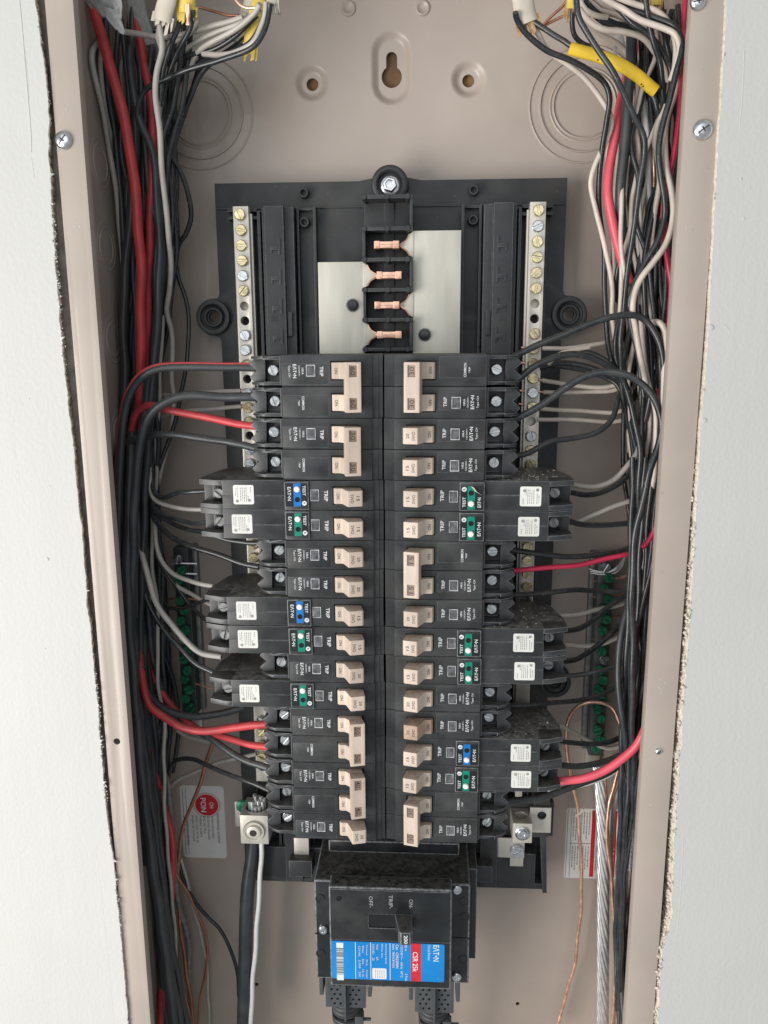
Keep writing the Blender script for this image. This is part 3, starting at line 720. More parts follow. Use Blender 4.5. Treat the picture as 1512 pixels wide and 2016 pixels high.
def gf_pole(t, amps, colour, peel=False):
    part('body', 'bgf', body_gf, 'plastic', t, (0, 0, 0), 0.3)
    lb = part('long_body', 'bgfl', body_gf_long, 'plastic', t, (0, 0, 0), 0.3)
    part('terminal_fin', 'gfin0', lambda: gf_fin(-9.25, -6.0), 'terminal_plastic', t, (0, 0, 0), 0.3)
    part('terminal_fin', 'gfin1', lambda: gf_fin(6.0, 9.25), 'terminal_plastic', t, (0, 0, 0), 0.3)
    part('terminal_screw', 'tscrew_dark', tscrew, 'dull_metal', lb, (106.0, 0.5, -12.5), 0.2, rot=(0, 0, R.uniform(0, 3)), seg=1)
    part('screw_block', 'sblock', lambda: MB().box(102, 110.5, -4.8, 5.6, -15.1, -12.4), 'pin', lb, (0, 0, 0), 0.3)
    common_pole(t, 0, 'handle')
    amp_text(t, 0, amps)
    text('TRIP', t, (36.0, 0.2, 0.05), 6.8, 2.3, 'print_white', bold=0.012)
    f = part('trip_window', 'twing', lambda: MB().plate([(40.3, -3.8), (45.6, -3.8), (45.6, 3.4), (40.3, 3.4)], [[(40.65, -3.4), (45.25, -3.4), (45.25, 3.0), (40.65, 3.0)]], -0.1, 0.5), 'lens_frame', t, (0, 0, 0), 0.1)
    part('lens', 'tlensg', lambda: MB().prism([(40.8, 0.05), (43, 0.4), (45.1, 0.05)], -3.3, 2.9, 'xz'), 'lens', f)
    bx = part('test_block', 'tblock', lambda: MB().box(46.6, 61.8, -9.0, 8.9, -0.5, 1.6), 'plastic', t, (0, 0, 0), 0.5)
    part('label', 'tlab', lambda: MB().prism(rrect(47.3, 61.2, -8.0, 6.7, 1.0), 1.55, 1.66), 'label_black', bx)
    pl = [(51.4, -7.95), (56.0, -7.95), (56.0, 6.6), (51.4, 6.6)] if not peel else [(51.4, -7.95), (56.0, -7.95), (56.0, 3.4), (53.4, 6.6), (51.4, 6.6)]
    part('stripe', 'tstr' + colour + str(peel), lambda: MB().prism(pl, 1.6, 1.72), 'label_' + colour, bx)
    if peel: part('peeled_corner', 'peel', lambda: MB().add([(53.4, 6.6, 1.7), (56.0, 3.4, 1.7), (60.8, 0.6, 1.9), (57.0, 3.4, 3.2), (55.0, 6.0, 2.4)], [(0, 1, 3, 4), (1, 2, 3), (4, 3, 1, 0), (3, 2, 1)]), 'sheath', bx)
    part('test_button', 'tbut', lambda: MB().lathe([(1.9, 1.6), (1.9, 2.6), (1.5, 3.1), (0, 3.2)], (53.7, -4.3, 0), n=18), 'button', bx)
    part('lamp_hole', 'thole', lambda: MB().lathe([(1.7, 1.6), (1.6, 1.95), (1.2, 1.95), (1.1, 1.75), (0, 1.75)], (53.7, 2.3, 0), n=18), 'pin', bx)
    part('approval_mark', 'tul', lambda: MB().lathe([(1.5, 1.6), (1.5, 1.72)], (49.4, 4.6, 0), n=18), 'print_white', bx)
    text('R', bx, (49.4, 4.6, 1.76), 1.2, 1.5, 'print_dark', bold=0.02)
    text('TEST', bx, (49.4, -3.4, 1.74), 6.4, 1.9, 'print_white', bold=0.012)
    text(LOGO, bx, (58.6, -1.4 if not peel else -3.6, 1.74), 8.6 if not peel else 6.2, 2.2, 'print_white', bold=0.012)
    sh = R.uniform(-1.2, 1.2)
    st = part('data_sticker', 'dst', lambda: MB().prism(rrect(82.6, 95.6, -6.3, 6.0, 1.1), -1.62, -1.48), 'sticker', t, (sh, R.uniform(-.3, .3), 0))
    part('fine_print', 'fpr', fine_print, 'print_faint', st, (0, 0, -1.47))
BG = {-1: 'breakers of the left column', 1: 'breakers of the right column'}
def breaker_root(sx, row, poles, label):
    z = (ZR(row) + ZR(row + poles - 1)) / 2
    # tiny seating differences between real breakers
    o = bpy.data.objects.new('circuit_breaker', None); o.empty_display_size = 0.01; link(o)
    M = PM.to_4x4() @ Matrix.Rotation(0 if sx > 0 else math.pi, 4, 'Z') @ Matrix.Rotation(R.uniform(-0.004, 0.004), 4, 'Z')
    M.translation = PM @ Vector((sx * R.uniform(-0.3, 0.3), z + R.uniform(-.12, .12), FD + R.uniform(-0.5, 0.5))) * S
    o.matrix_world = M
    return tag(o, label, 'breaker', BG[sx])
def single(sx, row, amps, label, mt='handle'):
    t = breaker_root(sx, row, 1, label); std_pole(t, 0, mt=mt); amp_text(t, 0, amps)
def double(sx, row, amps, label):
    t = breaker_root(sx, row, 2, label); P = 19.05 / 2
    std_pole(t, -P, True, True); std_pole(t, P, False, True)
    b = part('tie_bar', 'tie', tie_bar, 'handle', t, (0, 0, 0), 0.35)
    for v in (-P, P):
        part('rating_window', 'rwin', lambda: MB().prism([(14.95, 9.5), (14.95, 9.98), (19.35, 11.04), (19.35, 9.5)], -3.35, 3.35, 'xz'), 'amp_window', b, (0, v, 0))
        text(amps, b, (17.3, v, 10.62), 4.8, 3.0, 'print_dark', up=(-1, 0, -0.24), bold=0.004)
def ground_fault(sx, row, amps, colour, label, peel=False):
    t = breaker_root(sx, row, 1, label); gf_pole(t, amps, colour, peel)
    if sx > 0 and row in (4, 9, 13):
        mb = MB(); rr = random.Random(row); n_ = 170 if row == 4 else 70
        for k in range(n_):
            u, w_, r_ = rr.uniform(62, 112), -50 + 46 * rr.random() ** 0.7, rr.uniform(0.12, 0.42) * (1 if rr.random() < .9 else 2.0)
            if u > 102 and w_ > -17: continue
            mb.lathe([(r_, 0), (r_ * .8, r_ * .7), (r_ * .2, r_)], (u, 9.28, w_), (0, 1, 0), 5)
        o = part('plaster_grains', 'grains%d' % row, lambda: mb, 'grains', t); o['kind'] = 'stuff'
L_, R_ = -1, 1
double(L_, 0, '60', 'two-pole 60 amp breaker with tied handle at the top of the left column')
double(L_, 2, '30', 'two-pole 30 amp breaker with tied handle in the left column, red wire entering')
ground_fault(L_, 4, '15', 'blue', 'long breaker with blue test label, upper of the two blue ones on the left')
ground_fault(L_, 5, '15', 'green', 'long breaker with green test label, highest green one in the left column')
single(L_, 6, '20', 'short single 20 amp breaker directly under the upper pair of long breakers on the left')
single(L_, 7, '20', 'short single 20 amp breaker directly above the lower blue-labelled breaker on the left')
ground_fault(L_, 8, '15', 'blue', 'long breaker with blue test label, lower of the two blue ones on the left')
ground_fault(L_, 9, '15', 'green', 'long 15 amp breaker with green test label right under the lower left blue one')
single(L_, 10, '20', 'short single 20 amp breaker between two green-labelled long breakers on the left')
ground_fault(L_, 11, '20', 'green', 'long 20 amp breaker with green test label, lowest long one on the left')
double(L_, 12, '50', 'two-pole 50 amp breaker with two thick red wires in the left column')
double(L_, 14, '40', 'two-pole 40 amp breaker with tied handle low in the left column')
single(L_, 16, '20', 'single 20 amp breaker at the very bottom of the left column')
double(R_, 0, '30', 'two-pole 30 amp breaker with dusty top at the top of the right column')
single(R_, 2, '20', 'short single 20 amp breaker, third row of the right column')
single(R_, 3, '15', 'short single breaker marked 15 in the right column, above the long ones')
ground_fault(R_, 4, '15', 'green', 'long breaker with peeling green test label and dusty top on the right', True)
ground_fault(R_, 5, '15', 'green', 'long breaker with green test label directly below the peeling one on the right')
double(R_, 6, '15', 'two-pole 15 amp breaker with tied handle in the middle of the right column')
single(R_, 8, '20', 'short single 20 amp breaker under the two-pole 15 in the right column')
ground_fault(R_, 9, '15', 'green', 'long green-labelled breaker with dusty top, upper of the middle right pair')
ground_fault(R_, 10, '15', 'green', 'long green-labelled breaker, lower of the middle right pair')
single(R_, 11, '20', 'short single 20 amp breaker directly below the middle right pair of long breakers')
single(R_, 12, '20', 'single 20 amp breaker with brown stained handle in the right column', 'handle_old')
ground_fault(R_, 13, '15', 'blue', 'long breaker with the only blue test label of the right column')
ground_fault(R_, 14, '15', 'green', 'long green-labelled breaker with the thick red wire at its end, lower right')
double(R_, 15, '30', 'two-pole 30 amp breaker with tied handle at the bottom of the right column')

# ------------------------------------------------------------------ main breaker
mainb = thing('main_breaker', 'large black 200 amp main breaker with blue label at the bottom', 'main breaker', (3, -450, 20))
MB().prism([(30, -368), (46, -368), (89, -372.5), (93, -376), (93, -449), (88, -453), (30, -453)], -53, 61.5, 'yz') if False else None
MB().box(-51.5, 58.5, -452, -371.5, 30, 91).build('body', 'main_plastic', mainb, bevel=1.2, seg=3)
MB().box(58.4, 64.5, -449, -374, 26, 70).build('side_flange', 'main_plastic', mainb, bevel=0.6)
MB().box(-45, 52, -371.6, -362, 30, 58).build('rear_step', 'main_plastic', mainb, bevel=1.0)
MB().box(-40, 47, -362.1, -345, 18.2, 38).build('rear_block', 'main_plastic', mainb, bevel=0.8)
MB().box(-39.5, 45.5, -446.0, -366.8, 90.5, 104).build('cover', 'main_plastic', mainb, bevel=1.3, seg=3)
MB().plate(rrect(-38.6, 44.6, -407.6, -367.8, 1.0), [rrect(-12, 18, -397.4, -386.5, 1.0)], 103.9, 105.0).build('toggle_frame', 'main_plastic', mainb, bevel=0.3)
MB().box(-11.9, 17.9, -397.3, -386.6, 103.8, 104.1).build('toggle_slot', 'pin', mainb)
for x, y in ((-52.0 + 4.5, -386), (-48, -431), (54, -385), (55, -397), (54, -432)):
    MB().lathe([(3.4, 90.9), (3.3, 91.5), (2.7, 91.5), (2.6, 91.15), (0, 91.15)], (x, y, 0), n=22).build('round_mark', 'main_plastic', mainb)
for px, py in ((900, 1754), (636, 1833), (899, 1926)):
    p = at(px, py, 93)
    s_ = MB().lathe([(3.4, 90.5), (3.4, 92.4), (2.6, 93.2), (1.4, 93.3), (1.2, 92.8), (0, 92.8)], (p.x, p.y, 0), n=20).build('cover_screw', 'zinc', mainb)
MB().box(-51.6, -39.4, -415, -414.2, 90.9, 91.7).build('seam', 'main_plastic', mainb); MB().box(45.4, 58.6, -415, -414.2, 90.9, 91.7).build('seam', 'main_plastic', mainb)
MB().lathe([(2.0, 104.9), (1.9, 105.3), (1.3, 105.3), (1.2, 105.05), (0, 105.05)], (at(667, 1769, 105).x, at(667, 1769, 105).y, 0), n=18).build('round_mark', 'pin', mainb)
tg = MB().prism([(6.0, 103), (9.4, 120), (10.8, 121.5), (17.2, 121.3), (18.6, 119.6), (17.8, 103)], -396.6, -387.2, 'xz').build('toggle', 'terminal_plastic', mainb, bevel=0.6)
tkw = dict(base=(0, -1, 0), up=(1, 0, 0), local=False)
text('200', tg, (14.2, -392.0, 121.65), 6.4, 2.6, 'print_white', bold=0.02, **tkw)
for s_, px, py, w_ in (('OFF-', 730, 1776, 8.8), ('TRIP-', 769, 1776, 10.5), ('ON-', 809, 1780, 7.0)):
    p = at(px, py, 105.2); text(s_, mainb, (p.x, p.y, 105.1), w_, 2.6, 'print_grey', **tkw)
# label
lx0, lx1, ly0, ly1, lz = -38.2, 40.6, -439.6, -409.2, 104.0
ml = MB().prism(rrect(lx0, lx1, ly0, ly1, 1.4), 103.9, 104.35).build('label', 'main_blue', mainb)
rx0, rx1 = at(809, 1890, lz).x, at(829, 1890, lz).x
MB().box(rx0, rx1, ly0 + 0.02, ly1 - 0.02, 104.3, 104.42).build('red_band', 'label_red', ml)
def mtext(s_, px, py, w_, h_, mt='print_white', bold=0.0):
    p = at(px, py, 104.5); text(s_, ml, (p.x, p.y, 104.5), w_, h_, mt, bold=bold, **tkw)
mtext(LOGO, 859, 1877, 13.0, 4.2, bold=0.012); mtext('Circuit Breaker', 845, 1876, 12.6, 1.9)
mtext('CSR 25k', 817.5, 1894, 16.0, 3.7, bold=0.012)
mtext('200 A', 799, 1865, 6, 1.7); mtext('2 Pole', 800, 1924, 6, 1.7); mtext('120/240 V~  60Hz  40\u00b0C', 791, 1893, 26, 1.7)
mtext('Cat.  CSR2200N', 782, 1883, 19, 1.9, bold=0.01); mtext('Style  7803C87G03', 774, 1882, 19, 1.8, bold=0.01)
mtext('Interrupting Capacity', 760, 1878, 16, 1.5); mtext('RMS Sym. Amps', 752, 1872, 11, 1.5); mtext('Volt        kA', 743, 1875, 13, 1.5); mtext('120/240~   25', 735, 1875, 13, 1.5)
mtext('Terminal     Wire     Torque', 722, 1893, 27, 1.5); mtext('Wire      Size     Lb. In.', 715, 1893, 26, 1.4); mtext('CU-AL   2-300   250', 708, 1893, 25, 1.4)
for px in (768, 730, 700):
    p = at(px, 1893, 104.5); MB().box(p.x - 0.2, p.x + 0.2, ly0 + 0.3, ly1 - 0.3, 104.3, 104.42).build('line', 'print_white', ml)
a, b = at(733, 1906, 104.5), at(761, 1928, 104.5)
bxk = MB().prism(rrect(a.x, b.x, b.y, a.y, 1.0), 104.3, 104.45).build('approval_box', 'print_white', ml)
fp = MB(); rr = random.Random(5)
for k in range(5):
    u = a.x + 2.0 + k * 1.5; v = b.y + 1
    while v < a.y - 1.5: q = rr.uniform(.6, 1.8); fp.box(u, u + .45, v, min(v + q, a.y - 1), 104.44, 104.5); v += q + .4
fp.build('fine_print', 'print_faint', bxk)
a, b = at(662, 1856, 104.5), at(677, 1930, 104.5)
bar = MB().box(a.x, b.x, b.y, a.y, 104.3, 104.42).build('barcode', 'print_white', ml)
fp = MB(); v = b.y + 4.5
while v < a.y - 4.5: q = rr.uniform(0.15, 0.6); fp.box(a.x, b.x, v, v + q, 104.41, 104.46); v += q + rr.uniform(0.15, 0.6)
fp.build('barcode_bars', 'print_dark', bar)
# lug shields and feeders under the main breaker
for i, (px0, px1, py0, py1, nm) in enumerate(((640, 720, 1925, 1985, 'left'), (817, 893, 1925, 1995, 'right'))):
    a, b = at(px0, py0, 80), at(px1, py1, 80); cx = (a.x + b.x) / 2
    t = thing('lug_shield', 'grey plastic lug shield with small holes under the main breaker, %s one' % nm, 'lug shield', (cx, b.y, 60), 'lug shields')
    holes = []
    for row in range(6):
        for k in range(2):
            for side in (-1, 1):
                holes.append(circle(cx + side * (3.6 + k * 4.4 + (2.2 if row % 2 else 0)), b.y + 3.2 + row * 4.0, 1.0, 10))
    MB().plate([(a.x, b.y), (b.x, b.y), (b.x, a.y + 6), (a.x, a.y + 6)], [h for h in holes if max(p[1] for p in h) < a.y + 5 and max(p[0] for p in h) < b.x - 0.5 and min(p[0] for p in h) > a.x + 0.5], 78.5, 80).build('face', 'lug_plastic', t, bevel=0.2)
    MB().box(a.x + 0.3, b.x - 0.3, b.y + 0.3, a.y + 5, 58, 77.5).build('core', 'pin', t)
    MB().box(cx - 0.8, cx + 0.8, b.y - 9, a.y + 5, 79.9, 84).build('rib', 'lug_plastic', t, bevel=0.3)
    for q in (a.x - 4.5, b.x + 1.5): MB().box(q, q + 3, b.y + 10, a.y + 8, 66, 80).build('side_tab', 'lug_plastic', t, bevel=0.4)
    c = thing('feeder_cable', 'thick black feeder cable with ribbed sleeve leaving the %s lug' % nm, 'cable', (cx, -620, 70), 'main feeder cables')
    MB().tube(spline([Vector((cx - 1, b.y + 4, 68)), Vector((cx, b.y - 30, 67)), Vector((cx + 2, b.y - 70, 60)), Vector((cx + 6, -600, 50))]), 10.0, 20).build('jacket', 'cable_black', c)
    for k in range(6):
        MB().lathe([(10.2, 0), (11.3, 0.9), (11.3, 1.7), (10.2, 2.6)], (cx - 0.5, b.y - 2.5 - k * 3.6, 68), (0, 1, 0.03), 24).build('sleeve_rib', 'lug_plastic', c, sharp=60)
    k = thing('cable_tie', 'black cable tie round the %s feeder below its shield' % nm, 'cable tie', (cx, b.y - 14, 68), 'feeder cable ties')
    MB().lathe([(11.4, -1.4), (12.0, -1.3), (12.0, 1.3), (11.4, 1.4)], (cx, b.y - 13, 68), (0, 1, 0), 28).build('strap', 'pin', k)
    MB().box(cx + 6.5, cx + 13, b.y - 16, b.y - 9, 72, 79).build('lock', 'lug_plastic', k, bevel=0.5)
    MB().box(cx + 12.5, cx + 18.5, b.y - 14.5, b.y - 12.5, 75, 76.6).build('tail', 'lug_plastic', k, bevel=0.2)

# ------------------------------------------------------------------ neutral lug, bonding screw, right lug
a, b = at(472, 1605, 57), at(529, 1662, 57)
lug = thing('neutral_lug', 'square aluminium lug with large set screw gripping the black cable, lower left', 'lug', ((a.x + b.x) / 2, b.y, 40))
cx, cy = (a.x + b.x) / 2, (a.y + b.y) / 2
mb = MB(); poly = [(a.x, 57), (a.x, 34), (b.x, 34), (b.x, 57)]
hole = circle(cx, 44.5, 8.6, 24)
mb.plate([(a.x, 57), (b.x, 57), (b.x, 32), (a.x, 32)], [hole], b.y, a.y)
mb.v = [Vector((p.x, p.z, p.y)) for p in mb.v]; mb.f = [f[::-1] for f in mb.f]
mb.build('block', 'bar_metal', lug, bevel=0.5)
MB().lathe([(8.2, 56.9), (8.2, 58.2), (7.6, 59.0), (6.9, 59.0), (6.6, 58.4), (5.6, 58.4), (5.2, 60.5), (4.4, 60.9), (2.7, 60.9), (2.5, 59.2), (0, 59.2)], (cx, cy - 0.5, 0), n=30).build('set_screw', 'bar_metal', lug, sharp=50)
MB().lathe([(2.6, 60.2), (2.6, 60.95)], (cx, cy - .5, 0), n=6).build('hex_socket', 'cavity', lug)
c = thing('neutral_cable', 'thick black cable rising straight into the aluminium lug, white strip alongside', 'cable', (cx, -620, 44))
pa = [Vector((cx - 3, a.y - 2, 44.5)), Vector((cx - 4, b.y - 10, 44.5)), at(487, 1760, 46), at(483, 1880, 46), at(479, 2040, 46)]
MB().tube(spline(pa), 5.4, 18).build('jacket', 'cable_black', c)
for k in range(19):
    rr_, an = (0, 0) if k == 0 else (2.9, k * 1.05) if k < 7 else (5.6, k * 0.5236)
    p = Vector((cx + rr_ * math.cos(an), a.y + R.uniform(2, 8), 44.5 + rr_ * math.sin(an)))
    MB().tube([p - Vector((0, 14, 0)), p - Vector((0, 3, 0)), p], 1.4, 10).build('strand', 'aluminium', c, sharp=50)
a2, b2 = at(462, 1577, 30), at(520, 1627, 30)
bs = thing('bonding_strap', 'plated bracket with green bonding screw beside the aluminium lug', 'bracket', ((a2.x + b2.x) / 2, b2.y, 26))
MB().box(a2.x, b2.x, b2.y, a2.y, 29, 31).build('plate', 'bar_metal', bs, bevel=0.3)
p = at(478, 1588, 33)
sg = MB(); slot_head(sg, 5.4, 3.2, (p.x, p.y, 31), 0.8, 1.2); sg.build('green_screw', 'green_metal', bs, bevel=0.25)
MB().box(at(530, 0, 40).x - 2, at(560, 0, 40).x, at(0, 1680, 40).y, at(0, 1640, 40).y, 30, 36).build('tail', 'bar_metal', bs, bevel=0.4)
a, b = at(1010, 1621, 52), at(1047, 1660, 52)
t = thing('spare_lug', 'empty plated lug with set screw and drilled tab, right of the bottom breaker', 'lug', ((a.x + b.x) / 2, b.y, 30))
mb = MB(); cxx = (a.x + b.x) / 2
mb.plate([(a.x, 52), (b.x, 52), (b.x, 31), (a.x, 31)], [circle(cxx, 41, 4.6, 22)], b.y, a.y)
mb.v = [Vector((p.x, p.z, p.y)) for p in mb.v]; mb.f = [f[::-1] for f in mb.f]
mb.build('block', 'bar_metal', t, bevel=0.4)
MB().lathe([(5.4, 51.9), (5.4, 53.0), (4.8, 53.4), (4.2, 52.6), (3.3, 52.6), (3.0, 54.3), (1.7, 54.3), (1.5, 53.2), (0, 53.2)], (cxx, (a.y + b.y) / 2, 0), n=26).build('set_screw', 'zinc', t, sharp=50)
c0, c1 = at(1044, 1590, 38), at(1084, 1640, 38); h = at(1067, 1606, 38)
MB().plate([(c0.x, c1.y), (c1.x, c1.y), (c1.x, c0.y), (c0.x, c0.y)], [circle(h.x, h.y, 3.4, 20)], 36, 38).build('tab', 'bar_metal', t, bevel=0.3)
MB().box(h.x - 6, h.x + 6, h.y - 20, h.y + 14, 18, 35).build('tab_post', 'tray_plastic', t, bevel=0.4)
MB().box(a.x + 3, a.x + 8, a.y + 12, a.y + 20, 30, 36).build('tongue', 'bar_metal', t, bevel=0.2)
t = thing('clip_bracket', 'bent grey metal clip with zinc screw under the empty lug', 'bracket', (80, -395, 24))
c0, c1 = at(972, 1650, 36), at(1032, 1690, 36)
MB().prism([(c0.x, 33), (c0.x + 4, 35.5), (c1.x, 36), (c1.x, 34.5), (c0.x + 4, 34), (c0.x + 0.5, 31)], c1.y, c0.y, 'xz').build('strap', 'bar_metal', t, bevel=0.3)
c2, c3 = at(1004, 1689, 34), at(1030, 1706, 34)
MB().box(c2.x, c3.x, c3.y, c2.y, 32.5, 34).build('tongue', 'bar_metal', t, bevel=0.3)
p = at(1018, 1677, 38)
sg = MB(); slot_head(sg, 5.2, 3.2, (p.x, p.y, 36), 0.6, 1.2); sg.build('screw', 'zinc', t, bevel=0.25)
MB().box(cxx - 16, cxx + 26, -372, -344, 18, 30.5).build('lug_base', 'tray_plastic', t, bevel=0.5)

# ------------------------------------------------------------------ ground bars
def ground_bar(sx, label, ys, steel):
    x = sx * 157.0
    t = thing('ground_bar', label, 'terminal bar', (x, ys[-1] - 10, 4), 'ground bars')
    MB().box(x - 5.6, x + 5.6, ys[-1] - 8, ys[0] + 8, 6, 17).build('bar', 'tray_plastic' if sx < 0 else 'dark_bar', t, bevel=0.4)
    MB().box(*sorted((x - sx * 5.6, x - sx * 9)), ys[-1] - 8, ys[0] + 8, 0.1, 6).build('base', 'dull_metal', t, bevel=0.3)
    MB().box(x - 5.5, x + 5.5, ys[-1] - 26, ys[-1] - 7.8, 0.1, 5).build('foot', 'bar_metal', t, bevel=0.3)
    for i, y in enumerate(ys):
        off = (1.8 if i % 2 else -1.2); hgt = R.uniform(0.5, 4)
        sg = MB(); sg.lathe([(2.6, 15), (2.6, 18 + hgt)], (x + off, y, 0), n=12); slot_head(sg, 3.7, 3.0, (x + off, y, 17.5 + hgt), R.uniform(0, 3), 1.0)
        sg.build('screw', 'zinc' if i in steel else 'green_metal', t, bevel=0.2, seg=1)
ground_bar(1, 'ground bar with a column of green screws on the back, right side', [-161 - 7.9 * k for k in range(19)], (0, 9))
ground_bar(-1, 'shadowed ground bar with green screws on the back, left side', [-158 - 7.9 * k for k in range(16)], (0, 8))

# ------------------------------------------------------------------ stickers on the steel
a, b = at(353, 1546, 0.3), at(447, 1690, 0.3)
st = thing('bonding_sticker', 'white bonding instruction sticker with red toothed circle, on the back at lower left', 'sticker', ((a.x + b.x) / 2, b.y, 0))
MB().prism(rrect(a.x, b.x, b.y, a.y, 3), 0.05, 0.25).build('paper', 'sticker', st)
cxp, cyp = at(407, 1585, .3).xy
n = 80; MB().prism([(cxp + math.cos(2 * math.pi * k / n) * (9.6), cyp + math.sin(2 * math.pi * k / n) * 9.6) for k in range(n)], 0.24, 0.33).build('red_disc', 'label_red', st)
mb = MB()
for k in range(40):
    an = 2 * math.pi * k / 40; c, s_ = math.cos(an), math.sin(an)
    mb.prism([(cxp + (r_ * c - q * s_), cyp + (r_ * s_ + q * c)) for r_, q in ((10.3, -.4), (11.4, -.4), (11.4, .4), (10.3, .4))], 0.24, 0.33)
mb.build('red_teeth', 'label_red', st)
text('PON', st, (cxp - 2.8, cyp, 0.36), 13, 4.6, 'print_white', bold=0.02, **tkw); text('CH', st, (cxp + 4, cyp, 0.36), 5.4, 3.2, 'print_white', bold=0.01, **tkw)
yy = at(400, 1650, .3).y
for i, (s_, w_) in enumerate((('BONDING SCREW', 27), ('WHEN REQUIRED', 21), ('TO BOND GROUND', 22), ('AND NEUTRAL', 17), ('THREAD SCREW', 20), ('INTO CASE WITH 40', 25), ('IN-LBS OF TORQUE', 24), ('TO LOCK-ON NEUTRAL', 28))):
    x = b.x - 6 - i * 3.25 - (1.6 if i else 0) - (1.6 if i == 7 else 0)
    text(s_, st, (x, a.y - 27 - w_ / 2 if i else a.y - 25 - w_ / 2, 0.36), w_, 2.0, 'print_dark', bold=0.004, **tkw)
for x in (a.x + 2, a.x + 4.6): MB().box(x, x + 0.35, b.y + 3, a.y - 3, 0.24, 0.31).build('rule', 'print_dark', st)
a, b = at(1116, 1591, .3), at(1216, 1731, .3)
st = thing('danger_sticker', 'white and red danger sticker on the back behind the stranded cable', 'sticker', ((a.x + b.x) / 2, b.y, 0))
MB().prism(rrect(a.x, b.x, b.y, a.y, 1.5), 0.05, 0.25).build('paper', 'sticker', st)
for px0, px1 in ((1200, 1213), (1163, 1171)):
    MB().box(at(px0, 1660, .3).x, at(px1, 1660, .3).x, b.y + 1.5, a.y - 1.5, 0.24, 0.33).build('red_band', 'label_red', st)
x = at(1206, 1660, .3).x
text('DANGER', st, (x, at(0, 1664, .3).y, 0.36), 19, 2.9, 'print_white', bold=0.008, **tkw)
yt = at(0, 1638, .3).y; MB().prism([(x - 1.6, yt - 1.8), (x - 1.6, yt + 1.8), (x + 1.9, yt)], 0.32, 0.37).build('warning_triangle', 'print_white', st)
mb = MB(); rr = random.Random(11)
for x in [a.x + 5.5 + 2.1 * k for k in range(16)]:
    if abs(x - at(1167, 1660, .3).x) < 2.2 or x > at(1196, 1660, .3).x: continue
    for lo, hi in ((b.y + 6 + rr.uniform(0, 8), (a.y + b.y) / 2 - 2), ((a.y + b.y) / 2 + 3 + rr.uniform(0, 6), a.y - 3)):
        v = lo
        while v < hi: q = rr.uniform(.6, 3); mb.box(x, x + 0.9, v, min(hi, v + q), 0.24, 0.3); v += q + .5
mb.build('fine_print', 'print_faint', st)
for (x0, x1, y0, y1) in ((a.x + 1, a.x + 1.35, b.y + 1, a.y - 1), (a.x + 4, a.x + 4.35, b.y + 1, a.y - 1), (a.x + 4, at(1163, 1660, .3).x, (a.y + b.y) / 2, (a.y + b.y) / 2 + .4)):
    MB().box(x0, x1, y0, y1, 0.24, 0.32).build('rule', 'print_dark', st)
st = thing('wall_sticker', 'white paper sticker on the inside of the right side sheet near the bottom', 'sticker', (WX, -410, 60))
mb = MB()
for z0, z1, y0, y1 in ((30, 94, -395, -312),):
    mb.add([(WX - 0.3, y0, z0), (WX - 0.3, y0, z1), (WX - 0.3, y1, z1), (WX - 0.3, y1, z0), (WX - 0.05, y0, z0), (WX - 0.05, y0, z1), (WX - 0.05, y1, z1), (WX - 0.05, y1, z0)], [(0, 1, 2, 3), (4, 7, 6, 5), (0, 4, 5, 1), (3, 2, 6, 7)])
mb.build('paper', 'sticker', st)
mb = MB()
for k in range(7):
    v = -391.0
    while v < -320: q = rr.uniform(1, 5); mb.box(WX - 0.36, WX - 0.3, v, v + q, 40 + k * 6, 41.4 + k * 6); v += q + 1.2
mb.build('fine_print', 'main_blue', st)

# ------------------------------------------------------------------ wires
def path(pts, d, r):
    n = len(pts)
    if not isinstance(d, (list, tuple)): d = [d]
    out = []
    for i, (px, py) in enumerate(pts):
        f = i / (n - 1) * (len(d) - 1); k = min(int(f), len(d) - 2) if len(d) > 1 else 0
        dd = d[0] if len(d) == 1 else d[k] + (d[k + 1] - d[k]) * (f - k)
        out.append(at(px, py, dd, r))
    return out
def wire(label, mt, pts, d, r=1.6, group=None, name=None, cat='wire', n=10, bare=None, wob=0.0):
    P = path(pts, d, r)
    if wob: P = [p + Vector((R.uniform(-wob, wob), 0, R.uniform(-wob, wob))) for p in P]
    nm = name or {'wire_black': 'black_wire', 'cable_black': 'black_cable', 'wire_white': 'white_wire', 'wire_grey': 'white_wire', 'wire_bright': 'white_cable', 'wire_red': 'red_cable', 'wire_pink': 'red_cable', 'wire_crimson': 'red_wire', 'copper': 'copper_wire', 'copper_dull': 'copper_wire'}[mt]
    sp = spline(P)
    # slight hand-bent unevenness
    a1, a2, a3 = R.uniform(0, 6), R.uniform(0, 6), R.uniform(0, 6); am = 0.35 if len(P) > 4 else 0.0
    sp = [p + Vector((math.sin(i * .31 + a1), math.sin(i * .27 + a2), math.sin(i * .23 + a3))) * am * min(1, i / 6, (len(sp) - 1 - i) / 6) for i, p in enumerate(sp)]
    t = thing(nm, label, cat, P[0], group) if bare else None
    if bare:
        MB().tube(sp, r, n).build('insulation', mt, t, sharp=50)
        e, q = (P[0], P[1]) if bare == 'start' else (P[-1], P[-2])
        dr = (e - q).normalized(); MB().tube([e - dr * 1, e + dr * 3, e + dr * 6], r * 0.55, 8).build('bare_end', 'copper', t)
        return t
    return MB().tube(sp, r, n).build(nm, mt, label=label, cat=cat, group=group, sharp=50)

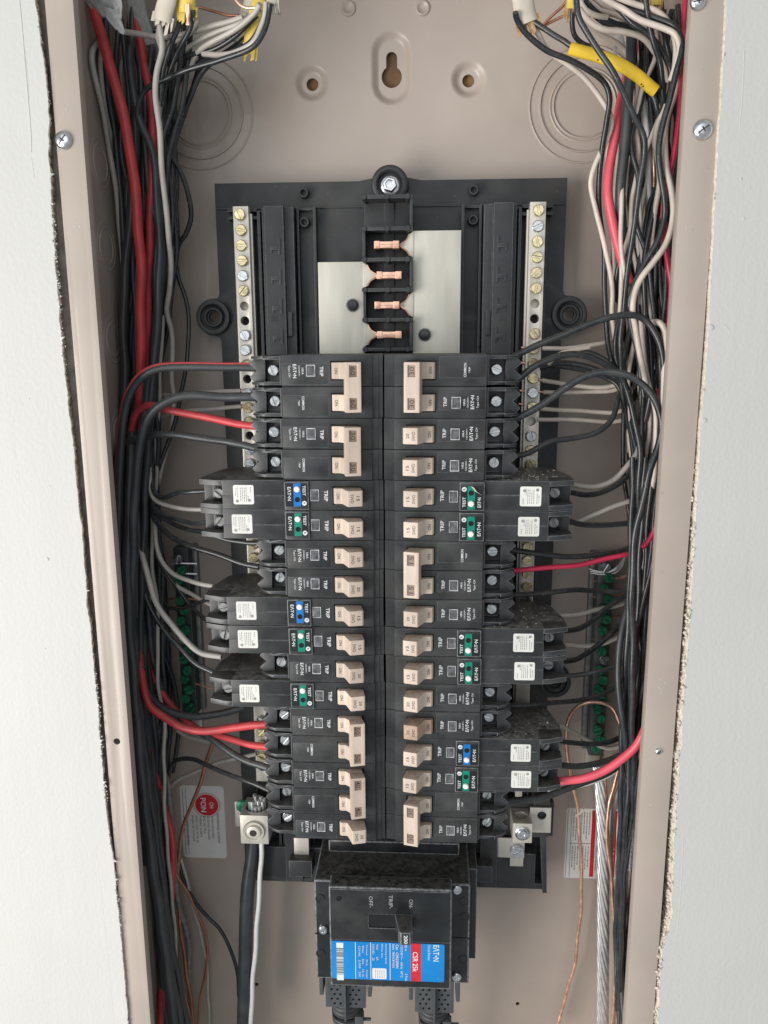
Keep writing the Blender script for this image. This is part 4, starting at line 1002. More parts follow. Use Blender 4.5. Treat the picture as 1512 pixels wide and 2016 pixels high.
# left side ----------------------------------------------------------
wire('thick red cable slanting down from the grey tape at upper left', 'wire_red', [(182, -10), (189, 35), (215, 122), (240, 215), (259, 312), (271, 434), (278, 521), (277, 608), (278, 700), (276, 780), (262, 870), (252, 960), (248, 1040), (246, 1130), (250, 1230)], [60, 62, 60, 58, 55, 50], 3.3)
wire('second thick red cable, right of and behind the slanting one at upper left', 'wire_red', [(268, 40), (280, 100), (291, 156), (300, 230), (302, 310), (297, 392), (295, 486), (291, 590), (288, 700), (290, 790), (285, 880)], [38, 42, 44, 46], 3.0)
wire('red cable curving into the left two-pole 30 amp breaker', 'wire_red', [(512, 840), (470, 835), (438, 829), (379, 816), (330, 806), (299, 799), (278, 806), (263, 824), (257, 870), (255, 950), (254, 1050)], [86, 80, 74, 66, 62, 58], 2.5)
t = thing('black_cable', 'black cable with a thin red line, arching into the top left breaker', 'cable', at(505, 723, 86))
P = path([(514, 724), (470, 723), (438, 723), (359, 722), (311, 726), (279, 743), (256, 775), (244, 818), (238, 878), (234, 957), (233, 1037), (238, 1120), (244, 1220), (252, 1330), (262, 1478), (275, 1600), (288, 1700)], [87, 86, 86, 84, 82, 80, 74, 70], 2.6)
MB().tube(spline(P), 2.6, 12).build('insulation', 'cable_black', t)
MB().tube([p + Vector((-1.3, 1.75, 0.5)) for p in spline(P)], 1.25, 8).build('red_line', 'wire_red', t)
wire('black cable arching into the second pole of the top left breaker', 'cable_black', [(516, 782), (470, 781), (438, 781), (379, 779), (339, 787), (303, 807), (284, 838), (275, 886), (267, 957), (263, 1037), (260, 1156), (258, 1275), (262, 1400), (272, 1500), (287, 1610), (307, 1736), (323, 1828), (338, 1920), (360, 2040)], [87, 86, 86, 84, 84, 82, 80, 78, 74], 2.9)
wire('black cable running level into the lower pole of the left 30 amp breaker', 'cable_black', [(510, 884), (470, 875), (438, 868), (379, 860), (331, 856), (295, 858), (252, 868), (236, 885), (228, 940), (230, 1020)], [86, 82, 78, 70, 60, 52], 2.4)
LB = 'black cables massed along the left side'
LBL = 'black cable in the dark vertical mass along the left side'
for i, (pp, d, r) in enumerate((
    ([(262, 60), (256, 120), (264, 190), (278, 243), (299, 295), (309, 382), (314, 486), (312, 590), (306, 690), (299, 760), (291, 878), (285, 997), (279, 1156), (276, 1315), (285, 1400)], [50, 58, 66, 66, 62], 2.4),
    ([(300, 90), (290, 170), (285, 250), (284, 312), (281, 417), (268, 500), (252, 555), (248, 640), (250, 720), (256, 800)], [40, 40, 38], 2.2),
    ([(248, 60), (252, 140), (262, 230), (275, 330), (287, 440), (300, 560), (301, 690), (296, 800), (288, 920), (284, 1060), (276, 1200), (280, 1330)], [30, 34, 40, 46], 2.0),
    ([(268, 220), (264, 330), (256, 440), (246, 540), (243, 640), (246, 760), (244, 850), (240, 980), (244, 1110), (252, 1240), (262, 1360), (276, 1500), (292, 1640), (310, 1760)], [46, 50, 56, 60, 56], 3.0),
    ([(286, 690), (272, 780), (258, 880), (254, 1020), (250, 1150), (258, 1280), (268, 1400), (280, 1540), (300, 1700), (322, 1850), (345, 2030)], [40, 60, 84, 90, 90, 86, 80], 3.4),
    ([(296, 720), (284, 830), (270, 950), (272, 1080), (268, 1180), (274, 1290), (282, 1380), (292, 1480), (300, 1600), (318, 1740), (332, 1860), (350, 2030)], [66, 64, 62, 58, 50], 3.0),
    ([(280, 980), (288, 1090), (290, 1180), (296, 1260), (310, 1330), (330, 1384), (352, 1420), (380, 1440)], [52, 50, 46, 40, 30], 2.2),
    ([(262, 1000), (262, 1100), (268, 1240), (276, 1370), (290, 1500), (305, 1640), (312, 1780), (318, 1900), (330, 2030)], [36, 36, 36, 36], 3.2),
    ([(300, 990), (298, 1060), (300, 1130), (306, 1190), (316, 1260), (322, 1340), (318, 1420)], [44, 42, 34, 26], 1.7),
    ([(290, 1000), (294, 1100), (300, 1180), (310, 1250), (330, 1310), (345, 1360), (352, 1440), (340, 1520)], [30, 26, 22, 14], 1.8))):
    wire(LBL, 'cable_black', pp, d, r, LB)
wire('leftmost pale wire hanging under the grey tape', 'wire_grey', [(196, 80), (186, 95), (182, 115), (191, 167), (208, 250), (222, 330), (233, 417), (240, 503), (244, 573), (250, 660), (262, 780), (270, 900)], [46, 46, 40, 26], 1.7)
wire('pale wire hanging just right of the leftmost one under the grey tape', 'wire_grey', [(206, 84), (198, 104), (205, 208), (226, 295), (237, 365), (241, 451), (251, 538), (262, 640), (270, 760)], [40, 36, 24], 1.5)
wire('pale wire half hidden behind the slanting red cable', 'wire_grey', [(245, 110), (237, 140), (242, 190), (252, 260), (258, 330), (256, 420), (258, 520), (268, 620)], [34, 26], 1.5)
wire('bright white wire hanging from the cream sheath, wavy down the upper left', 'wire_grey', [(312, 30), (315, 60), (318, 100), (309, 146), (307, 194), (314, 260), (319, 330), (325, 399), (333, 469), (337, 514), (332, 573), (329, 608), (333, 630), (338, 660), (338, 739), (342, 780), (336, 850), (318, 920), (304, 980)], [82, 82, 80, 70, 50, 36, 30, 40], 1.7)
wire('white wire twisted round the wavy one just below the cream sheath', 'wire_grey', [(316, 40), (312, 75), (322, 110), (324, 160), (314, 240), (310, 340)], [76, 70, 50, 36], 1.4)
wire('white wire crossing level under the clamps at upper left', 'wire_grey', [(236, 60), (250, 64), (278, 68), (309, 71), (347, 70), (382, 62), (420, 52), (450, 44), (478, 34)], [60, 62, 66, 72], 1.7)
wire('white wire sweeping down left from the top yellow sheath', 'wire_grey', [(512, 8), (500, 27), (465, 55), (425, 80), (395, 100), (380, 122), (366, 160), (352, 210)], [86, 76, 60, 40], 1.6)
wire('white wire bending close round under the top yellow sheath', 'wire_grey', [(524, 4), (522, 30), (514, 55), (500, 85), (465, 102), (430, 108), (400, 106)], [88, 84, 64], 1.7)
wire('white wire strand crossing behind the top left yellow sheath', 'wire_grey', [(440, 72), (470, 80), (490, 92), (470, 100)], [50, 46], 1.4)
wire('black wire sweeping from the top sheath across to the left bundle', 'wire_black', [(532, 6), (530, 22), (520, 60), (495, 95), (440, 115), (380, 135), (330, 155), (290, 172), (273, 200), (270, 230), (278, 255), (292, 280)], [90, 86, 70, 60, 50], 1.6)
wire('black wire looping out to the right beside the left knockout, upper left', 'wire_black', [(490, 70), (470, 88), (425, 118), (395, 150), (370, 200), (345, 250), (332, 296), (351, 330), (368, 375), (377, 425), (366, 462), (352, 482), (345, 520)], [60, 50, 42, 30, 24], 1.7)
wire('thin black wire hanging straight in front of the tray ear on the left', 'wire_black', [(346, 515), (352, 545), (365, 590), (372, 642), (369, 700), (361, 751), (351, 807), (339, 846), (323, 894), (307, 942), (301, 968)], [26, 26, 34, 44], 1.5)
LU = 'black wires dropping behind the wavy white wire'
for i, (pp, d) in enumerate((
    ([(500, 62), (455, 96), (410, 128), (385, 165), (362, 225), (346, 280), (338, 350), (343, 420), (348, 480), (340, 545), (326, 610), (314, 680), (298, 820), (292, 960)], [50, 40, 34, 34]),
    ([(375, 60), (372, 110), (366, 160), (356, 215), (342, 270), (330, 330), (326, 400), (330, 470), (326, 540), (318, 620), (310, 710), (298, 830), (296, 980)], [60, 50, 40, 44]),
    ([(362, 40), (360, 90), (352, 150), (340, 210), (322, 270), (318, 340), (318, 420), (322, 520), (314, 630), (304, 780), (296, 930)], [64, 54, 48, 52]),
    ([(345, 70), (340, 120), (334, 180), (328, 250), (336, 330), (346, 400), (350, 460), (344, 530), (336, 600), (322, 690), (300, 800), (290, 930)], [40, 34, 28, 28]),
    ([(402, 90), (390, 140), (372, 190), (350, 240), (330, 292), (322, 380), (316, 470), (308, 560), (304, 650), (298, 760), (290, 900)], [44, 30, 24, 26]),
    ([(305, 120), (296, 190), (292, 260), (294, 340), (302, 430), (308, 530), (304, 640), (298, 760), (290, 920)], [30, 28, 28]))):
    wire('black wire dropping in the bunch behind the wavy white wire, upper left', 'wire_black', pp, d, 1.7, LU)
for s_, pp, d, mt, r in (
    ('black wire into the upper blue-labelled left breaker, kinked', [(418, 966), (390, 968), (371, 969), (348, 969), (323, 979), (307, 973), (300, 945), (296, 860), (296, 780)], [84, 80, 66, 40], 'wire_black', 1.6),
    ('pale wire curving under the upper left long breaker', [(400, 1003), (359, 1002), (327, 995), (305, 983), (296, 960), (294, 920)], [74, 66, 60], 'wire_grey', 1.5),
    ('thin black wire with shiny tip into the upper green left breaker', [(412, 1026), (386, 1030), (359, 1025), (331, 1017), (307, 1003), (296, 980)], [84, 70, 58], 'wire_black', 1.4),
    ('black wire dipping behind the upper green left breaker', [(410, 1048), (367, 1041), (335, 1029), (305, 1009), (294, 985)], [70, 60, 52], 'wire_black', 1.6),
    ('black wire running down to the left 20 amp breaker past the bar screw', [(510, 1116), (470, 1108), (422, 1090), (375, 1074), (335, 1055), (308, 1029), (296, 1000)], [82, 72, 62, 52], 'wire_black', 1.9),
    ('short shiny black wire just under the upper green left breaker', [(520, 1069), (496, 1069), (478, 1068), (454, 1065), (430, 1058)], [84, 76], 'wire_black', 1.6),
    ('pale wire curving to the lower blue-labelled left breaker', [(420, 1154), (379, 1146), (343, 1132), (320, 1104), (308, 1069), (304, 1021)], [76, 60, 48], 'wire_grey', 1.6),
    ('second pale wire curving behind the lower blue left breaker', [(418, 1192), (379, 1172), (347, 1152), (323, 1120), (309, 1086), (303, 1050)], [60, 46, 36], 'wire_grey', 1.5),
    ('short black wire rising into the lower blue left breaker', [(420, 1176), (410, 1180), (383, 1190), (355, 1198), (330, 1194), (316, 1180)], [84, 56, 36], 'wire_black', 1.3),
    ('thin black wire dropping to the lower green left breaker', [(412, 1224), (404, 1219), (379, 1196), (351, 1160), (319, 1116), (301, 1077)], [70, 52, 40], 'wire_black', 1.4),
    ('long pale wire bowing down to the lowest left long breaker', [(436, 1293), (398, 1285), (367, 1263), (335, 1227), (307, 1184), (288, 1124), (278, 1077), (276, 1030)], [80, 76, 70, 60], 'wire_grey', 2.0),
    ('black wire bowing beside the long pale one into the lowest left long breaker', [(420, 1324), (387, 1307), (359, 1279), (327, 1247), (303, 1211), (284, 1156), (276, 1100)], [82, 76, 66, 56], 'wire_black', 1.8),
    ('black wire bending behind the upper left breaker bodies to the left column', [(480, 1392), (422, 1408), (379, 1411), (331, 1398), (303, 1378), (286, 1350), (278, 1310)], [50, 60, 66], 'cable_black', 2.6)):
    wire(s_, mt, pp, d, r)
wire('short copper wire end beside the lowest left long breaker', 'copper', [(386, 1346), (400, 1350), (418, 1356)], [50, 64], 0.7)
wire('upper thick red cable curving into the left 50 amp breaker', 'wire_red', [(532, 1425), (500, 1428), (463, 1433), (402, 1438), (356, 1431), (326, 1414), (298, 1392), (284, 1360), (276, 1310), (272, 1240)], [86, 82, 76, 70, 62], 2.8)
wire('lower thick red cable entering the left 50 amp breaker', 'wire_red', [(534, 1470), (494, 1466), (463, 1458), (433, 1449), (400, 1440), (360, 1412), (326, 1376), (300, 1320), (284, 1270)], [84, 70, 56, 44, 40], 2.5)
wire('black cable slanting into the upper pole of the left 40 amp breaker', 'cable_black', [(532, 1514), (494, 1501), (463, 1486), (433, 1467), (408, 1450), (380, 1436), (350, 1420)], [84, 66, 50], 2.5)
wire('black wire looping over the bonding sticker to the bottom left breakers', 'wire_black', [(545, 1562), (494, 1542), (451, 1524), (408, 1507), (381, 1496), (353, 1495), (338, 1504), (332, 1528), (328, 1571), (332, 1640)], [82, 60, 40, 30, 24], 1.7)
wire('pale wire rising to the neutral bar above the bonding sticker', 'wire_grey', [(505, 1484), (460, 1495), (427, 1502), (396, 1513), (366, 1528), (341, 1544), (332, 1570)], [36, 24, 16], 1.6)
wire('pale wire half hidden under the red cables at lower left', 'wire_grey', [(418, 1462), (392, 1456), (366, 1448), (350, 1438)], [34, 26], 1.7)
wire('dull copper ground wire crossing the bonding sticker', 'copper_dull', [(420, 1460), (412, 1484), (405, 1501), (393, 1547), (378, 1583), (363, 1620), (354, 1669), (350, 1720), (352, 1790), (362, 1880), (376, 1970), (384, 2050)], [40, 34, 26, 20, 14], 1.5)
wire('thin copper wire wandering down the lower left', 'copper_dull', [(344, 1712), (350, 1728), (372, 1761), (390, 1804), (405, 1843), (409, 1880), (402, 1926), (393, 1975), (388, 2030)], [30, 22, 14], 1.0)
wire('pale wire beside the thin copper one at lower left', 'wire_grey', [(356, 1690), (370, 1740), (380, 1790), (398, 1850), (408, 1920), (412, 2030)], [20, 12, 8], 1.2)
wire('thin black wire curving down to the neutral cable at lower left', 'wire_black', [(352, 1690), (362, 1735), (381, 1770), (408, 1804), (433, 1831), (454, 1868), (466, 1908), (470, 1960)], [18, 14, 26], 1.5)
wire('red cable descending between the black cables at lower left', 'wire_red', [(292, 1470), (298, 1507), (320, 1571), (335, 1632), (341, 1690), (338, 1752), (333, 1800), (322, 1890), (318, 1960), (314, 2040)], [34, 38, 40, 36, 30], 2.6)
wire('sliver of copper wire left of the bare twisted cable', 'copper', [(294, 1428), (295, 1450), (296, 1478)], [60, 58], 0.6)
wire('faint copper wire low in the left corner', 'copper_dull', [(340, 1870), (356, 1930), (372, 1990), (380, 2030)], [20, 16], 0.9)

def stranded(label, pts, d, R0, k_out, r_s, pitch, mt, name='stranded_cable'):
    P = spline(path(pts, d, R0), 1.6)
    t = thing(name, label, 'cable', P[0])
    MB().tube(P, R0 - r_s * 0.9, 12).build('core', mt, t)
    # frames along the cable
    T = [(P[min(i + 1, len(P) - 1)] - P[max(i - 1, 0)]).normalized() for i in range(len(P))]
    u = Vector((1, 0, 0)); U = []
    for tt in T:
        u = (u - tt * u.dot(tt)).normalized(); U.append(u.copy())
    s_ = [0]
    for i in range(1, len(P)): s_.append(s_[-1] + (P[i] - P[i - 1]).length)
    for j in range(k_out):
        ps = []
        for i in range(len(P)):
            a = 2 * math.pi * (j / k_out + s_[i] / pitch); w_ = T[i].cross(U[i])
            ps.append(P[i] + (U[i] * math.cos(a) + w_ * math.sin(a)) * (R0 - r_s))
        MB().tube(ps, r_s, 7).build('strand', mt, t, sharp=60)
stranded('bare stranded aluminium cable running down the right of the back sheet', [(1176, 1505), (1181, 1531), (1184, 1584), (1187, 1655), (1187, 1744), (1187, 1868), (1186, 2040)], [26, 28, 30, 30], 4.9, 9, 1.62, -120, 'aluminium')
stranded('bare twisted ground cable curling down the dark lower left', [(328, 1412), (320, 1428), (308, 1461), (313, 1501), (331, 1541), (335, 1583), (340, 1632), (344, 1690), (346, 1736), (352, 1780), (366, 1828), (372, 1862), (374, 1950), (378, 2050)], [40, 36, 30, 24, 16, 12], 2.3, 7, 0.95, -26, 'dull_metal')
p0 = at(524, 1664, 60)
wire('narrow white wire strip running down beside the thick neutral cable', 'wire_bright', [(515, 1656), (514, 1700), (509, 1780), (502, 1880), (496, 1960), (494, 2040)], [54, 50, 48], 1.9, name='white_wire')

# right side ----------------------------------------------------------
wire('black wire sweeping from the cream sheath over the right knockout', 'wire_black', [(1015, 24), (1018, 38), (1038, 69), (1076, 101), (1122, 118), (1156, 135), (1187, 160), (1200, 194), (1195, 243), (1185, 295), (1179, 347), (1181, 417), (1188, 486), (1191, 556), (1193, 625), (1196, 672), (1208, 718), (1226, 750)], [86, 80, 74, 70, 60, 52, 50, 56], 1.7)
wire('white wire winding beside the black one past the right knockout', 'wire_white', [(1046, 52), (1060, 66), (1080, 101), (1122, 132), (1156, 158), (1184, 194), (1203, 236), (1194, 278), (1172, 326), (1163, 365), (1173, 417), (1188, 469), (1198, 521), (1205, 573), (1206, 620), (1212, 680)], [80, 70, 64, 60, 54, 50], 1.6)
wire('short white wire showing between the black wire and the thick red cable', 'wire_white', [(1198, 246), (1203, 264), (1197, 302), (1196, 340)], [40, 38], 1.5)
wire('thick red cable bowing down the upper right bundle', 'wire_pink', [(1234, 150), (1226, 185), (1215, 243), (1202, 312), (1198, 382), (1206, 444), (1223, 503), (1240, 556), (1248, 600), (1262, 660), (1284, 710), (1296, 770), (1300, 850)], [46, 58, 62, 60, 52, 60, 70], 2.9)
wire('thick black cable beside the bowing red one, upper right', 'cable_black', [(1244, 60), (1242, 100), (1240, 139), (1236, 208), (1229, 295), (1222, 382), (1222, 434), (1232, 500), (1246, 570), (1256, 640)], [60, 66, 66, 56, 46], 3.1)
wire('bright white flat cable in the middle of the upper right bundle', 'wire_bright', [(1262, 150), (1265, 190), (1271, 243), (1276, 312), (1277, 382), (1275, 434), (1270, 520), (1264, 620), (1260, 740)], [50, 56, 56, 44, 36], 2.1)
wire('black wire crossing in front of the yellow sleeve at upper right', 'wire_black', [(1134, -12), (1136, 12), (1140, 32), (1156, 62), (1180, 104), (1208, 146), (1229, 184), (1250, 229), (1266, 267), (1268, 302), (1261, 354), (1255, 399), (1247, 451), (1240, 503), (1234, 556), (1228, 600), (1222, 660), (1224, 730)], [98, 98, 98, 92, 86, 78, 70, 66], 1.7)
wire('black wire passing inside the yellow sleeve from the cream sheath', 'wire_black', [(1052, 44), (1064, 52), (1090, 68), (1112, 80), (1130, 92), (1174, 108), (1226, 128), (1264, 156), (1285, 186), (1293, 215), (1297, 250), (1294, 300), (1296, 360)], [80, 82, 86, 84, 70], 1.6)
wire('black wire looping down beside the upper right yellow sheath', 'wire_black', [(1128, 10), (1127, 40), (1131, 66), (1146, 84), (1180, 100), (1210, 120)], [70, 66, 56], 1.5)
t = thing('yellow_sleeve', 'short yellow plastic cable sleeve lying across the upper right wires', 'sleeve', at(1122, 94, 84))
MB().tube(spline(path([(1121, 95), (1150, 103), (1174, 109), (1200, 118), (1226, 130), (1248, 144), (1266, 158), (1280, 171), (1291, 180)], [86, 88, 86], 3)), 3.5, 14, flat=0.62, fdir=(0, 0, 1)).build('jacket', 'wire_yellow', t)
for px, py in ((1177, 118), (1263, 166), (1266, 170)):
    MB().lathe([(0.5, 0), (0.3, .4)], at(px, py, 88.6), n=7).build('nick', 'cavity', t)
wire('black wire bending over the right bundle below the top clamps', 'wire_black', [(1186, -8), (1215, 17), (1243, 45), (1278, 66), (1302, 94), (1312, 115), (1319, 139), (1322, 180), (1318, 230)], [80, 84, 80, 74], 1.7)
wire('long black wire curving from the top across to the right lip and down', 'wire_black', [(1196, -14), (1215, 2), (1250, 21), (1295, 38), (1326, 52), (1341, 73), (1343, 101), (1330, 146), (1316, 201), (1306, 243), (1298, 295), (1300, 347), (1308, 399), (1308, 434), (1295, 476), (1268, 517), (1248, 562), (1240, 600), (1243, 640), (1256, 700), (1268, 780)], [78, 88, 94, 96, 94, 92, 88, 82], 1.7)
wire('white wire curving with the long black one under the right top corner', 'wire_white', [(1180, -10), (1200, 4), (1226, 17), (1260, 38), (1306, 56), (1328, 68), (1337, 90), (1332, 120), (1320, 160)], [80, 90, 94, 90], 1.7)
wire('white wire drooping level under the right clamps then down', 'wire_white', [(1140, 16), (1150, 30), (1167, 46), (1194, 59), (1229, 64), (1264, 76), (1288, 101), (1309, 128), (1316, 160)], [84, 80, 76, 66], 1.7)
wire('white wire arching just under the top edge at right', 'wire_white', [(1152, -6), (1165, 10), (1183, 23), (1215, 31), (1250, 44), (1280, 60)], [70, 66, 60], 1.6)
wire('short white wire loop at the top clamp, upper right', 'wire_white', [(1140, -2), (1152, 18), (1172, 30), (1196, 34)], [76, 70], 1.5)
wire('white wire bowing left in the right bundle above the thin red wire', 'wire_white', [(1312, 206), (1309, 215), (1296, 243), (1290, 278), (1295, 312), (1297, 360), (1290, 420), (1280, 500), (1270, 600), (1264, 720)], [84, 84, 70, 56], 1.6)
wire('long wavy white wire in front of the upper right bundle', 'wire_white', [(1334, 150), (1328, 190), (1313, 236), (1308, 278), (1312, 330), (1323, 375), (1325, 424), (1312, 476), (1288, 514), (1267, 542), (1251, 573), (1244, 610), (1250, 645), (1262, 700), (1272, 760)], [84, 90, 96, 96, 92, 84], 1.8)
wire('thin crimson wire along the right lip, upper half', 'wire_crimson', [(1350, -10), (1349, 40), (1347, 97), (1344, 156), (1340, 215), (1330, 278), (1322, 330), (1312, 375), (1306, 417), (1308, 465), (1316, 521), (1322, 562), (1318, 604), (1314, 650), (1312, 700)], [80, 88, 90, 86, 84], 1.7)
wire('thin orange wire glimpsed in the upper right bundle', 'copper', [(1288, 230), (1286, 290), (1287, 330), (1288, 370), (1284, 440)], [50, 62, 60, 46], 0.8, name='copper_wire')
RB = 'black wires massed in the right-hand bundle'
RBL = 'black wire among the dark mass of the right-hand bundle'
for pp, d, r in (
    ([(1290, 30), (1296, 100), (1300, 180), (1310, 260), (1322, 330), (1330, 420), (1328, 520), (1326, 640)], [40, 50, 70, 80], 1.8),
    ([(1312, 40), (1310, 110), (1306, 180), (1308, 260), (1318, 350), (1322, 440), (1312, 540), (1306, 640), (1300, 740)], [60, 66, 70, 66], 1.8),
    ([(1276, 80), (1280, 150), (1286, 230), (1290, 310), (1296, 400), (1298, 480), (1290, 560), (1280, 640), (1272, 720)], [30, 40, 46, 50], 1.8),
    ([(1266, 100), (1262, 170), (1258, 250), (1256, 330), (1252, 410), (1248, 480), (1256, 560), (1262, 650)], [30, 36, 40], 1.9),
    ([(1318, 220), (1310, 290), (1300, 350), (1290, 400), (1278, 450), (1270, 510), (1268, 580), (1272, 660), (1276, 740)], [66, 70, 66], 1.7),
    ([(1304, 240), (1298, 300), (1290, 360), (1276, 420), (1266, 470), (1256, 540), (1246, 620), (1232, 690), (1228, 760)], [50, 60, 62], 1.6),
    ([(1240, 560), (1226, 610), (1214, 660), (1212, 700), (1222, 750), (1230, 800)], [60, 62, 58], 1.6),
    ([(1330, 300), (1334, 400), (1332, 500), (1326, 600), (1320, 700), (1312, 800), (1304, 900)], [60, 64, 64], 1.9),
    ([(1256, 600), (1262, 700), (1266, 800), (1264, 900), (1262, 1000), (1262, 1100), (1258, 1200)], [62, 66, 68, 66], 1.7),
    ([(1276, 640), (1284, 740), (1288, 850), (1282, 950), (1274, 1050), (1270, 1150), (1268, 1260), (1262, 1360)], [70, 78, 82, 78], 1.8),
    ([(1300, 680), (1302, 780), (1300, 880), (1296, 960), (1284, 1050), (1276, 1140), (1270, 1230), (1272, 1320)], [84, 88, 90, 84], 1.8),
    ([(1226, 750), (1229, 800), (1226, 870), (1230, 950), (1240, 1030), (1242, 1110), (1240, 1200), (1236, 1290)], [50, 46, 44, 46], 1.5),
    ([(1290, 900), (1284, 1000), (1290, 1100), (1284, 1200), (1276, 1300), (1266, 1400)], [60, 64, 64], 2.2),
    ([(1252, 900), (1252, 1000), (1256, 1100), (1252, 1200), (1256, 1300), (1250, 1400)], [34, 36, 38], 2.2),
    ([(1270, 880), (1272, 980), (1270, 1080), (1276, 1180), (1270, 1280), (1262, 1380), (1254, 1440)], [40, 44, 46], 2.2),
    ([(1300, 950), (1292, 1050), (1280, 1130), (1262, 1200), (1246, 1260), (1240, 1330)], [92, 92, 86], 1.4),
    ([(1260, 1120), (1270, 1180), (1276, 1250), (1272, 1330), (1262, 1400)], [76, 80, 70], 1.4),
    ([(1248, 1150), (1254, 1220), (1264, 1290), (1268, 1370), (1258, 1440)], [60, 64, 60], 1.5),
    ([(1312, 760), (1310, 860), (1302, 950), (1292, 1040), (1288, 1120), (1286, 1220), (1282, 1300)], [70, 74, 76], 1.8)):
    if pp[-1][1] < 1380: tx = 1262 if pp[-1][1] < 1120 else 1240; pp = pp + [((pp[-1][0] + tx) / 2, pp[-1][1] + 90), (tx + R.uniform(-14, 8), pp[-1][1] + 190)]; d = d + [d[-1] - 12]
    wire(RBL, 'wire_black', pp, d, r, RB)
RW = 'white wires threaded through the right-hand bundle'
for pp, d in (
    ([(1206, 610), (1212, 660), (1222, 710), (1228, 760), (1232, 820), (1242, 880), (1248, 930)], [40, 42, 44]),
    ([(1216, 600), (1222, 660), (1232, 720), (1240, 790), (1246, 860)], [34, 36]),
    ([(1262, 630), (1266, 680), (1276, 750), (1290, 810), (1292, 870), (1288, 930), (1280, 980)], [72, 80, 82]),
    ([(1250, 670), (1242, 710), (1236, 760), (1238, 830), (1244, 900)], [60, 54]),
    ([(1284, 680), (1292, 740), (1300, 800), (1298, 860)], [62, 66]),
    ([(1272, 320), (1264, 400), (1256, 450), (1248, 500), (1244, 540)], [36, 34]),
    ([(1280, 1140), (1276, 1230), (1270, 1320), (1264, 1400), (1250, 1450)], [50, 52, 46]),
    ([(1262, 1180), (1262, 1260), (1260, 1340), (1256, 1410)], [46, 48]),
    ([(1268, 1020), (1270, 1080), (1262, 1140)], [70, 66])):
    pp = pp + [((pp[-1][0] + 1264) / 2, pp[-1][1] + 70), (1266 + R.uniform(-8, 8), pp[-1][1] + 150)]; d = d + [d[-1] - 18]
    wire('white wire threaded through the dark right-hand bundle', 'wire_white', pp, d, 1.6, RW)
wire('white wire curling over at the right lip beside the breakers', 'wire_white', [(1278, 640), (1286, 634), (1298, 636), (1309, 652), (1312, 690), (1308, 750), (1305, 800), (1308, 850), (1314, 900)], [80, 92, 96, 98, 98], 2.0)
wire('lower half of the crimson wire showing behind the right lip', 'wire_crimson', [(1318, 760), (1312, 820), (1304, 870), (1300, 930), (1299, 990), (1294, 1020), (1281, 1058), (1264, 1079)], [80, 86, 90, 90], 1.7)
wire('thick red cable running down along the right lip to the lowest long breaker', 'wire_pink', [(1304, 1000), (1300, 1060), (1294, 1120), (1290, 1190), (1287, 1260), (1283, 1330), (1278, 1390), (1268, 1438), (1250, 1474), (1214, 1502), (1178, 1521), (1142, 1533), (1104, 1538), (1090, 1540)], [96, 96, 96, 96, 94, 92, 88, 84], 2.8)
